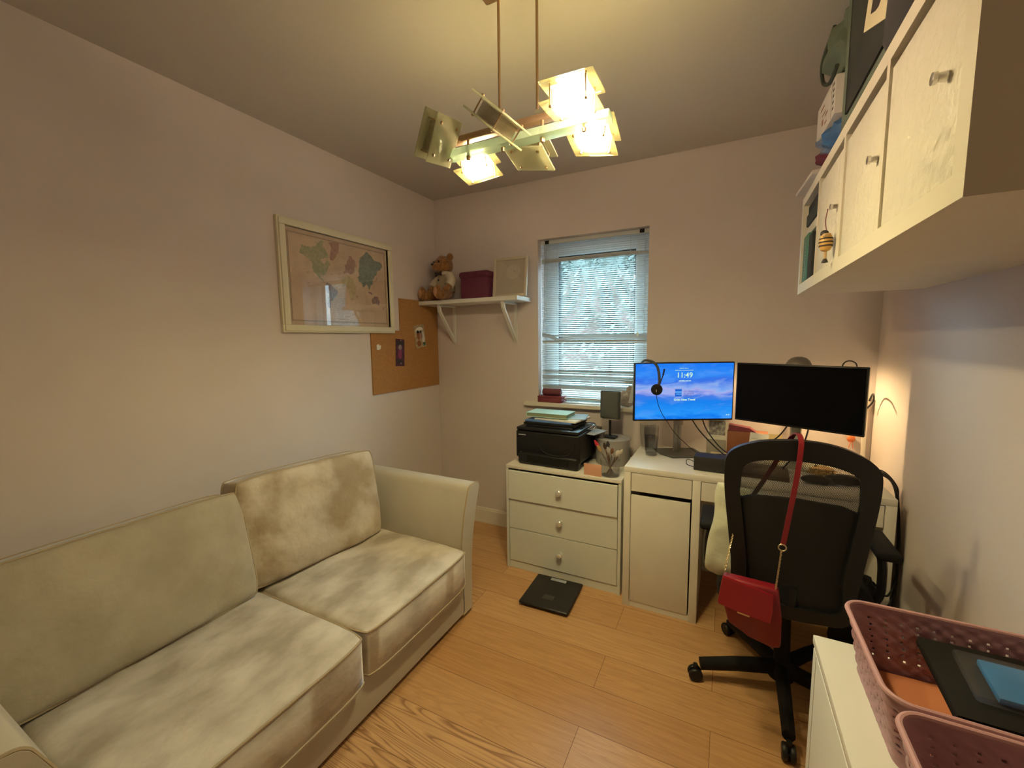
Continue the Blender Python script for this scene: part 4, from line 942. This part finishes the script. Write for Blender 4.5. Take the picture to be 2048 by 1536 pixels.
# things on top of the cabinet
b = nb(); box(b, -.02, .17, -.11, .16, 0, .012, .001); o = tag(obj('loose_papers', b, mat('mauve_paper', (.60, .54, .50), .8)), 'loose white papers at the far end on top of the cabinet', 'papers'); o.location = (.258, 1.96, KZ1); o.rotation_euler = (0, 0, math.radians(3))
pbg = thing('plastic_bag', 'blue and maroon plastic bag squashed on top of the cabinet', 'bag', (.38, 1.77, KZ1+.014))
b = nb(); ball(b, (0, 0, .052), 1, scale=(.12, .155, .056), sub=4, bumpy=.3, bs=3); obj('film', b, mat('grey_film', (.25, .27, .32), .35, var=.5, vscale=10, vcol=(.10, .14, .25)), pbg)
b = nb(); ball(b, (-.055, -.07, .045), 1, scale=(.075, .075, .05), sub=3, bumpy=.25, bs=2.6); obj('blue_bundle', b, mat('royal_blue', (.035, .11, .28), .5), pbg)
b = nb(); ball(b, (-.06, .07, .032), 1, scale=(.065, .07, .034), sub=3, bumpy=.25, bs=2.6); obj('maroon_bundle', b, mat('maroon_cloth', (.14, .02, .04), .7), pbg)
pbx = thing('printed_carton', 'white printed carton balanced on the plastic bag above the cabinet', 'carton', (.33, 1.80, 2.083), math.radians(2))
b = nb(); box(b, -.065, .12, -.115, .125, 0, .115, .002); obj('carton_body', b, mat('mauve_white', (.66, .60, .56), .7), pbx)
b = nb()
for (y0, y1, z0, z1) in ((.02, .075, .085, .092), (.00, .05, .060, .066), (-.03, .01, .045, .052), (.03, .05, .03, .05), (-.02, .01, .02, .026)): ngon(b, [(-.0655, y0, z0), (-.0655, y1, z0), (-.0655, y1, z1), (-.0655, y0, z1)])
obj('print', b, m_brownb, pbx, smooth=False)
b = nb()
for k in range(5): ngon(b, [(-.0656, -.105, .02+.018*k), (-.0656, -.085, .02+.018*k), (-.0656, -.085, .028+.018*k), (-.0656, -.105, .028+.018*k)])
ngon(b, [(-.0657, -.075, .0), (-.0657, -.072, .0), (-.0657, -.072, .115), (-.0657, -.075, .115)])
obj('barcode_strip', b, m_ink, pbx, smooth=False)
sg = thing('canvas_bag', 'sage green canvas bag slumped on the printed carton', 'bag', (.345, 1.735, 2.203))
b = nb(); ball(b, (0, 0, .105), 1, scale=(.085, .135, .105), sub=4, bumpy=.45, bs=2.2); obj('bag_body', b, m_bagg, sg)
b = nb(); tube(b, catmull([(-.075, .03, .18), (-.09, .11, .12), (-.085, .12, .06), (-.08, .03, .01), (-.082, -.09, .0)]), .006, 8); obj('strap', b, mat('dark_piping', (.04, .05, .035), .8), sg)
cs = thing('document_case', 'tall charcoal case with sage green edge standing on the cabinet', 'case', (.30, 1.36, KZ1+.001))
b = nb(); box(b, -.032, .11, -.21, .215, 0, .455, .018, seg=3); obj('case_body', b, m_bagg, cs)
b = nb(); box(b, -.036, -.031, -.20, .135, .03, .44, .006); obj('front_panel', b, m_bagblk, cs)
ct = thing('letter_sign', 'cream card sign with a bold black letter B above the cabinet', 'sign', (.2635, 1.335, 2.112)); ct.rotation_euler = (math.radians(24), 0, 0)
b = nb(); prism(b, [(-.19, 0), (.0, -.002), (.0, .21), (-.19, .21)], .003, basis((0, 1, 0), (0, 0, 1), (-1, 0, 0))); obj('card', b, mat('cream_card', (.70, .60, .40), .7), ct, smooth=False)
b = nb(); text(b, 'B', .155, basis((0, -1, 0), (0, 0, 1), (-1, 0, 0), (-.0032, -.085, .03)), bold=.004, ext=.0005); obj('letter', b, m_ink, ct, smooth=False)
bk = thing('drawstring_bag', 'black cloth bag with cream drawstring near the end of the cabinet top', 'bag', (.33, 1.13, KZ1+.001))
b = nb(); lathe(b, [(0, 0), (.085, .0), (.10, .03), (.095, .10), (.07, .17), (.035, .215), (.02, .225), (.035, .25), (0, .252)], seg=28)
for v in b.verts: v.co.x *= .75; v.co.y *= 1.15; v.co += Vector((1, .6, 0))*.006*noise.noise(v.co*20)
obj('cloth', b, mat('black_cloth', (.035, .032, .035), .8), bk)
b = nb(); tube(b, catmull([(-.02, .0, .225), (-.05, -.01, .215), (-.06, -.05, .25), (-.045, -.09, .30)]), .0025, 6); obj('drawstring', b, m_tan, bk)

# ================================================================== CHANDELIER
LP = thing('ceiling_light', 'bronze bar ceiling light with six glass plate lamps, three lit', 'ceiling light', (-.57, 1.20, ZC))
def LPo(name, b, m, par=None, **k): return obj(name, wloc(b, LP), m, par or LP, **k)
b = nb(); box(b, -.70, -.46, 1.175, 1.225, ZC-.024, ZC, .006); LPo('canopy', b, m_brass)
for x, y in ((-.645, 1.20), (-.520, 1.20)):
    b = nb(); tube(b, [(x, y, 2.055), (x, y, ZC-.02)], .0042, 10); r_ = LPo('rod', b, m_brass)
    b = nb(); lathe(b, [(0, 0), (.011, 0), (.011, .012), (.006, .02), (0, .02)], (x, y, 2.048), 14); LPo('rod_socket', b, m_chrome, r_)
b = nb(); box(b, -.815, -.42, 1.185, 1.212, 2.030, 2.050, .003); LPo('support_beam', b, m_brass)
b = nb(); box(b, -.83, -.30, 1.166, 1.214, 1.983, 2.005, .002); gb_ = LPo('glass_bar', b, m_barglass)
for x in (-.755, -.63, -.50, -.375):
    b = nb(); lathe(b, [(0, -.014), (.006, -.012), (.007, -.002), (.0045, 0), (.0045, .048), (0, .048)], (x, 1.19, 1.983), 12); LPo('bar_stud', b, m_brass)
heads = {
 'a': ((-.793, 1.114, 2.004), (-.058, .978, .2), (-.485, .148, -.862), 0),
 'b': ((-.5945, 1.0655, 1.9776), (.13, .991, -.042), (.736, -.125, -.666), 0),
 'c': ((-.793, 1.316, 1.98), (.973, .171, .152), (-.171, .985, -.01), 1),
 'd': ((-.584, 1.282, 1.974), (.985, .057, -.164), (-.083, .984, -.161), 0),
 'e': ((-.366, 1.069, 1.978), (.999, .042, -.003), (-.041, .994, .099), 1),
 'f': ((-.380, 1.284, 1.979), (.985, .042, -.165), (-.066, .988, -.143), 1)}
hn = {'a': (-.873, -.147, .465), 'b': (.665, -.056, .745), 'c': (-.152, -.016, .988), 'd': (.152, .172, .973), 'e': (.008, -.099, .995), 'f': (.157, .152, .976)}
for k, (c, u, v, lit) in heads.items():
    n_ = Vector(hn[k]).normalized(); u = Vector(u); u = (u-n_*u.dot(n_)).normalized(); v = n_.cross(u)
    mt = basis(u, v, n_, c); s = .0675; t_ = .045
    b = nb(); box(b, -.046, .046, -.046, .046, t_-.006, t_-.0045, mtx=mt)
    hd_ = LPo('lamp_head', b, m_lampback if lit else m_lampglass_off, smooth=False)
    for z0 in (-.0025, t_-.0025):
        b = nb(); box(b, -s, s, -s, s, z0, z0+.005, .0008, mtx=mt, seg=1); LPo('glass_plate', b, m_lampglass if lit else m_lampglass_off, hd_, smooth=False)
    # wire mesh wall round the bulb
    b = nb(); uvl = b.loops.layers.uv.new('UVMap'); q = .040; cs_ = [(-q, -q), (q, -q), (q, q), (-q, q)]
    for i in range(4):
        p0, p1 = cs_[i], cs_[(i+1) % 4]
        f = b.faces.new([b.verts.new(mt @ Vector((*p, z))) for p, z in ((p0, .003), (p1, .003), (p1, t_-.003), (p0, t_-.003))])
        for lp, uv in zip(f.loops, ((0, 0), (2*q, 0), (2*q, t_-.006), (0, t_-.006))): lp[uvl].uv = uv
    LPo('wire_mesh', b, m_lampmesh, hd_, smooth=False)
    if lit: b = nb(); box(b, -.034, .034, -.034, .034, .010, t_-.010, .008, mtx=mt); LPo('bulb', b, m_halogen, hd_)
    for sx_ in (-1, 1):
        for sy_ in (-1, 1):
            b = nb(); lathe(b, [(0, -.008), (.004, -.0065), (.0045, -.0025), (.002, -.002), (.002, t_+.002), (.0045, t_+.0025), (.004, t_+.0065), (0, t_+.008)], (sx_*.0445, sy_*.0445, 0), 10, mtx=mt); LPo('stud', b, m_brass, hd_)
    # bracket from the head to the bar
    e = mt @ Vector((0, 0, t_/2)); tgt = Vector((max(-.81, min(-.33, e.x)), 1.197, 2.012)); d = (tgt-e)
    b = nb(); tube(b, [e+d.normalized()*.052, tgt], .0045, 8); LPo('arm', b, m_brass, hd_)

# ================================================================== OFFICE CHAIR
oc = thing('office_chair', 'black office chair with a mesh back in front of the desk', 'chair', (.24, 1.84, 0))
def OC(name, b, m, par=None, **k): return obj(name, wloc(b, oc), m, par or oc, **k)
b = nb(); tube(b, [(.24, 1.84, .07), (.24, 1.84, .42)], [.03, .022], 16); lathe(b, [(0, .055), (.045, .06), (.045, .10), (.03, .13), (0, .13)], (.24, 1.84, 0), 20); OC('column', b, m_blackm)
for a_ in (125, 197, 269, 341, 53):
    th = math.radians(a_); dx, dy = math.cos(th), math.sin(th)
    b = nb(); P0 = Vector((.24+dx*.03, 1.84+dy*.03, .098)); P1 = Vector((.24+dx*.30, 1.84+dy*.30, .072))
    tube(b, [P0, (P0+P1)/2+Vector((0, 0, .004)), P1], [.031, .028, .025], 10, flat=.8); lg = OC('base_leg', b, m_blackm)
    cx_, cy_ = .24+dx*.318, 1.84+dy*.318
    b = nb(); ax = Vector((-dy, dx, 0))
    for s in (-1, 1):
        mt = Matrix.Translation(Vector((cx_, cy_, .027))+ax*s*.012) @ Matrix.Rotation(th+PI/2, 4, 'Z') @ Matrix.Rotation(PI/2, 4, 'Y')
        lathe(b, [(0, -.008), (.024, -.008), (.027, -.004), (.027, .004), (.024, .008), (0, .008)], seg=20, mtx=mt)
    tube(b, [(cx_, cy_, .03), (cx_, cy_, .068)], .009, 8); tube(b, [Vector((cx_, cy_, .027))-ax*.014, Vector((cx_, cy_, .027))+ax*.014], .011, 10); OC('caster', b, m_black, lg)
b = nb(); pillow(b, .48, .46, .075, Matrix.Translation((.24, 1.86, .475)), p=6, edge=.7, wr=.002); OC('seat', b, m_blackm, ang=60)
b = nb(); box(b, .12, .36, 1.76, 1.95, .415, .445, .01); OC('seat_mechanism', b, m_black)
# mesh back: outline in (x, z), leaning away from the seat
out = [(.065, .47), (.045, .60), (.028, .74), (.014, .86), (.010, .94), (.016, .995), (.045, 1.030), (.105, 1.058), (.165, 1.070), (.222, 1.074), (.280, 1.070), (.340, 1.055), (.396, 1.025), (.427, .990), (.434, .94), (.430, .86), (.418, .74), (.402, .60), (.385, .47), (.30, .455), (.225, .452), (.14, .455)]
def backY(x, z): return 1.60-.045*((z-.47)/.6)+.03*(1-((x-.222)/.21)**2)*-1 + .03
ring = catmull([(x, backY(x, z), z) for x, z in out]+[(out[0][0], backY(*out[0]), out[0][1])], 4)[:-1]
cen = Vector((.222, 0, .78))
b = nb(); n = len(ring); inner = []
for p in ring:
    t = (p.z-.45)/.62; w = .036+.018*max(0, t-.70)/.30
    d = Vector((cen.x-p.x, 0, (cen.z-p.z)*(.2+.55*min(1, max(0, (abs(p.z-.78)-.08)/.2))**1.5))); d.normalize(); q = p+d*(w+ .012); q.y = backY(q.x, q.z); inner.append(q)
front = [b.verts.new(p+Vector((0, -.012, 0))) for p in ring]; fin = [b.verts.new(p+Vector((0, -.014, 0))) for p in inner]
bk_ = [b.verts.new(p+Vector((0, .016, 0))) for p in ring]; bin_ = [b.verts.new(p+Vector((0, .010, 0))) for p in inner]
for A, B in ((front, fin), (fin, bin_), (bin_, bk_), (bk_, front)):
    for j in range(n): b.faces.new((A[j], A[(j+1) % n], B[(j+1) % n], B[j]))
bf = OC('back_frame', b, m_black, ang=60)
bmn = nb(); uvl = bmn.loops.layers.uv.new('UVMap'); vs_ = {}
xs_ = [.03+.388*i/16 for i in range(17)]; zs_ = [.47+.58*i/16 for i in range(17)]
def inside(x, z, P):
    r = False; j = len(P)-1
    for i in range(len(P)):
        if (P[i].z > z) != (P[j].z > z) and x < (P[j].x-P[i].x)*(z-P[i].z)/(P[j].z-P[i].z)+P[i].x: r = not r
        j = i
    return r
cv = bmn.verts.new((cen.x, backY(cen.x, cen.z), cen.z)); prev_ring = None
for k in range(1, 9):
    f = k/8; rr = [bmn.verts.new((cen.x+(q.x-cen.x)*f*1.02, backY(cen.x+(q.x-cen.x)*f, cen.z+(q.z-cen.z)*f), cen.z+(q.z-cen.z)*f*1.02)) for q in inner]
    for j in range(n):
        if prev_ring: bmn.faces.new((prev_ring[j], prev_ring[(j+1) % n], rr[(j+1) % n], rr[j]))
        else: bmn.faces.new((cv, rr[(j+1) % n], rr[j]))
    prev_ring = rr
for f in bmn.faces:
    for lp in f.loops: x_, z_ = lp.vert.co.x, lp.vert.co.z; lp[uvl].uv = ((x_+z_)*.7071+5, (x_-z_)*.7071+5)
OC('back_mesh', bmn, m_mesh)
# lower back: solid lumbar shell and spine
b = nb()
lum = [(.045, .55), (.040, .66), (.036, .835), (.10, .862), (.222, .872), (.345, .862), (.408, .835), (.404, .66), (.395, .55), (.33, .50), (.222, .49), (.11, .50)]
A = [b.verts.new((x, backY(x, z)+.012, z)) for x, z in lum]; B = [b.verts.new((x, backY(x, z)+.030, z)) for x, z in lum]
b.faces.new(A[::-1]); b.faces.new(B)
for i in range(len(A)): b.faces.new((A[i], A[(i+1) % len(A)], B[(i+1) % len(A)], B[i]))
OC('lumbar_pad', b, m_blackm, smooth=False)
b = nb(); tube(b, catmull([(.222, 1.612, .56), (.222, 1.615, .48), (.23, 1.68, .43), (.24, 1.78, .425)]), [.026]*6+[.026]*6+[.024]*6+[.022], 10); OC('spine', b, m_black)
for s in (-1, 1):
    x = .24+s*.272
    b = nb(); tube(b, catmull([(.24+s*.18, 1.86, .435), (x, 1.85, .45), (x+s*.01, 1.84, .56), (x, 1.84, .645)]), .014, 8, flat=1.6); am = OC('armrest', b, m_black)
    b = nb(); box(b, x-.035, x+.035, 1.74, 1.96, .645, .675, .012, seg=3); OC('arm_pad', b, m_blackm, am)

# pale cushion on the chair seat
cq = thing('seat_cushion', 'pale green crumpled cushion leaning inside the office chair', 'cushion', (.14, 1.68, .655))
b = nb(); mt = basis((0.985, -.12, 0), (-.03, 0, 1), (-.12, -.985, 0)); pillow(b, .37, .36, .10, mt, p=2.6, edge=.12, wr=.012, ws=9); 
for v in b.verts: v.co.x += .03*noise.noise(v.co*7)
obj('cover', b, m_cushion, cq, ang=70)
cq.location = (.145, 1.69, .655); cq.rotation_euler = (0, math.radians(9), 0)

# red shoulder bag hanging on the chair back
rb_ = thing('shoulder_bag', 'red leather flap shoulder bag hanging by its strap from the chair back', 'bag', (.09, 1.50, .50))
def RB(name, b, m, par=None, **k): return obj(name, wloc(b, rb_), m, par or rb_, **k)
yb_ = 1.535
b = nb(); fr_ = [(.020, .604), (.178, .598), (.190, .50), (.192, .405), (.165, .398), (.10, .418), (.040, .448), (.026, .50)]
mtf = basis((1, 0, 0), (0, 0, 1), (0, -1, 0), (0, 0, 0)); prism(b, [(x, z) for x, z in fr_], .045, Matrix.Translation((0, yb_, 0)) @ mtf)
bmesh.ops.bevel(b, geom=b.edges[:], offset=.008, segments=2, affect='EDGES', profile=.5); RB('bag_body', b, m_red, ang=50)
b = nb(); fl = [(.018, .614), (.165, .582), (.163, .530), (.160, .487), (.155, .486), (.085, .496), (.008, .512), (.006, .518), (.012, .57)]
prism(b, fl, .010, Matrix.Translation((0, yb_-.046, 0)) @ mtf); bmesh.ops.bevel(b, geom=b.edges[:], offset=.003, segments=2, affect='EDGES'); RB('flap', b, m_redflap, ang=50)
b = nb(); mtg = Matrix.Translation((.082, yb_-.0575, .498)) @ Matrix.Rotation(math.radians(8), 4, 'Y'); box(b, -.018, .018, -.0008, .0008, -.0022, .0022, mtx=mtg); RB('metal_badge', b, m_gold)
b = nb(); stp = catmull([(.182, 1.505, .742), (.195, 1.500, .86), (.207, 1.500, .97), (.214, 1.510, 1.055), (.215, 1.528, 1.085), (.21, 1.572, 1.092), (.195, 1.607, 1.06), (.15, 1.625, .95), (.10, 1.64, .84), (.055, 1.630, .74)], 5)
pv = None
for i, p in enumerate(stp):
    d = (stp[min(i+1, len(stp)-1)]-stp[max(i-1, 0)]).normalized(); side = d.cross(Vector((0, -1, 0)) if abs(d.y) < .6 else Vector((0, 0, 1)) * (1 if p.y > 0 else -1)); side.normalize()
    if side.x < 0: side = -side
    nn = d.cross(side).normalized(); q = [b.verts.new(p+side*sx_*.0072+nn*sn*.0016) for sx_, sn in ((-1, -1), (1, -1), (1, 1), (-1, 1))]
    if pv:
        for j in range(4): b.faces.new((pv[j], pv[(j+1) % 4], q[(j+1) % 4], q[j]))
    else: b.faces.new(q)
    pv = q
b.faces.new(pv[::-1]); RB('strap', b, m_red, ang=50)
def ringt(c, r, t, nrm, name, par=None):
    b = nb(); nrm = Vector(nrm).normalized(); u = nrm.orthogonal().normalized(); v = nrm.cross(u)
    tube(b, [Vector(c)+u*r*math.cos(k*PI/8)+v*r*math.sin(k*PI/8) for k in range(16)], t, 6, closed=True); return RB(name, b, m_gold, par)
ringt((.181, 1.503, .737), .0105, .002, (0, 1, 0), 'ring')
def chain(a, c, name='chain'):
    a, c = Vector(a), Vector(c); L = (c-a).length; n_ = int(L/.006); b = nb(); d = (c-a).normalized(); s1 = d.orthogonal().normalized(); s2 = d.cross(s1)
    for i in range(n_):
        p = a+(c-a)*(i+.5)/n_; s = s1 if i % 2 else s2
        tube(b, [p+d*.0045*math.cos(k*PI/4)+s*.0026*math.sin(k*PI/4) for k in range(8)], .0010, 4, closed=True)
    RB(name, b, m_gold)
chain((.179, 1.502, .728), (.168, 1.497, .587)); chain((.036, 1.545, .685), (.022, 1.505, .612))
chain((.052, 1.625, .735), (.036, 1.545, .685))

# black rucksack under the desk
rk = thing('rucksack', 'black rucksack with a pale patch standing at the right of the office chair', 'rucksack', (.50, 2.01, 0))
b = nb(); ball(b, (0, 0, .235), 1, scale=(.085, .075, .235), sub=4, bumpy=.12, bs=6)
for v in b.verts: v.co.z = max(0, v.co.z*1.0)
obj('pack', b, m_blackm, rk)
b = nb(); prism(b, [(-.012, .30), (.02, .34), (.035, .38), (.03, .30), (.008, .26)], .003, basis((1, 0, 0), (0, 0, 1), (0, -1, 0), (0, -.078, 0))); obj('patch', b, mat('grey_patch', (.30, .29, .25), .7), rk, smooth=False)

# ================================================================== LOW CABINET AND BASKETS (front right)
lc = thing('low_cabinet', 'low white cabinet under the pink baskets in the near right corner', 'cabinet', (.435, .50, 0))
def LC(name, b, m, par=None, **k): return obj(name, wloc(b, lc), m, par or lc, **k)
LX, LY0, LY1 = .202, -.12, 1.105
b = nb(); box(b, LX+.018, XR-.001, LY0, LY1, 0, .70, .001); LC('carcass', b, m_white)
b = nb(); box(b, LX, XR-.001, LY0-.003, LY1, .701, .72, .0015); LC('top', b, m_whitel)
for y0, y1 in ((LY0+.003, .47), (.474, LY1-.012)):
    b = nb(); box(b, LX, LX+.017, y0, y1, .03, .697, .0015); d_ = LC('door', b, m_white)
    b = nb(); box(b, LX-.0005, LX+.003, y0+.03, y1-.03, .06, .665, .0012) if False else box(b, LX-.001, LX+.001, y1-.035, y1-.033, .03, .697); LC('door_groove', b, m_whitel, d_)

def basket(y0, y1, x0, x1, z0, h, label, deep):
    cx, cy = (x0+x1)/2, (y0+y1)/2; t = thing('plastic_basket', label, 'basket', (cx, cy, z0), 0, 'pink baskets on the low cabinet')
    W_, D_ = (x1-x0)/2, (y1-y0)/2; R_ = .035; nseg = 8
    def rr(k, z):      # rounded-rectangle ring scaled by k
        pts = []
        for (sx_, sy_, a0) in ((1, 1, 0), (-1, 1, 90), (-1, -1, 180), (1, -1, 270)):
            for i in range(nseg+1):
                a = math.radians(a0+90*i/nseg); pts.append(Vector((sx_*(W_*k-R_)+R_*math.cos(a), sy_*(D_*k-R_)+R_*math.sin(a), z)))
        return pts
    def dense(k, z, m=6):
        P = rr(k, z); out_ = []
        for i in range(len(P)):
            a, c = P[i], P[(i+1) % len(P)]; L = (c-a).length; q_ = max(1, int(L/.0042))
            for j in range(q_): out_.append(a+(c-a)*j/q_)
        return out_
    top = dense(1, h); N = len(top)
    def ringat(f, inset=0):
        z = h*f; k = .90+.10*f; return [Vector((p.x*(k-inset/W_), p.y*(k-inset/D_), z)) for p in top]
    b = nb(); rows = 32; R0 = []
    for r in range(rows+1):
        ring_ = ringat(r/rows); R0.append([])
        for j, p in enumerate(ring_):       # woven ribs pushed in and out
            wv = .0013*math.cos(j*PI/4+(r//3 % 2)*PI) if 0 < r < rows-1 else 0
            c_ = Vector((p.x, p.y, 0)).normalized(); R0[-1].append(b.verts.new(p+c_*wv))
    holes = 0
    for r in range(rows):
        for j in range(N):
            if 7 <= r <= rows-5 and (j+2*r) % 6 == 0 and r % 3 == 1:       # small slots through the wall
                continue
            b.faces.new((R0[r][j], R0[r][(j+1) % N], R0[r+1][(j+1) % N], R0[r+1][j]))
    b.faces.new([v for v in R0[0]])
    o_ = obj('basket_wall', b, m_pink, t, ang=60)
    sol = o_.modifiers.new('thickness', 'SOLIDIFY'); sol.thickness = .0018; sol.offset = 0
    b = nb(); tube(b, [p+Vector((p.x, p.y, 0)).normalized()*.003 for p in dense(1, h)], .0045, 8, closed=True); obj('rim', b, m_pinkrim, t)
    return t
basket(.775, 1.050, .242, .655, .721, .128, 'pink woven plastic basket holding a black tablet and blue pack', True)
basket(.480, .758, .242, .655, .721, .128, 'empty pink woven plastic basket nearest the camera', True)
b = nb(); box(b, -.17, .18, -.115, .115, 0, .003); o = tag(obj('terracotta_folder', b, m_terra, smooth=False), 'terracotta card folder lying in the bottom of the pink basket', 'folder'); o.location = (.45, .913, .726); o.rotation_euler = (0, math.radians(-1), 0)
tbk = thing('tablet_sleeve', 'black tablet sleeve resting across the pink basket', 'sleeve', (.478, .955, .792)); tbk.rotation_euler = (math.radians(8), 0, 0)
b = nb(); box(b, -.125, .13, -.086, .086, -.008, .008, .006, seg=3); obj('sleeve', b, mat('sleeve_black', (.012, .011, .011), .8, spec=.15), tbk)
b = nb(); box(b, -.123, .128, -.084, .084, .0082, .0090, .0003); obj('front_face', b, mat('charcoal_face', (.012, .011, .011), .7, spec=.2), tbk)
bpk = thing('tissue_pack', 'blue tissue pack in clear film on the black tablet sleeve', 'pack', (.475, .955, .8025)); bpk.rotation_euler = (math.radians(8), 0, math.radians(-2))
b = nb(); box(b, -.055, .085, -.042, .042, 0, .013, .004); obj('tissues', b, m_blue, bpk)
b = nb(); box(b, -.085, .09, -.052, .052, -.0005, .015, .006); obj('film', b, m_plastic, bpk)
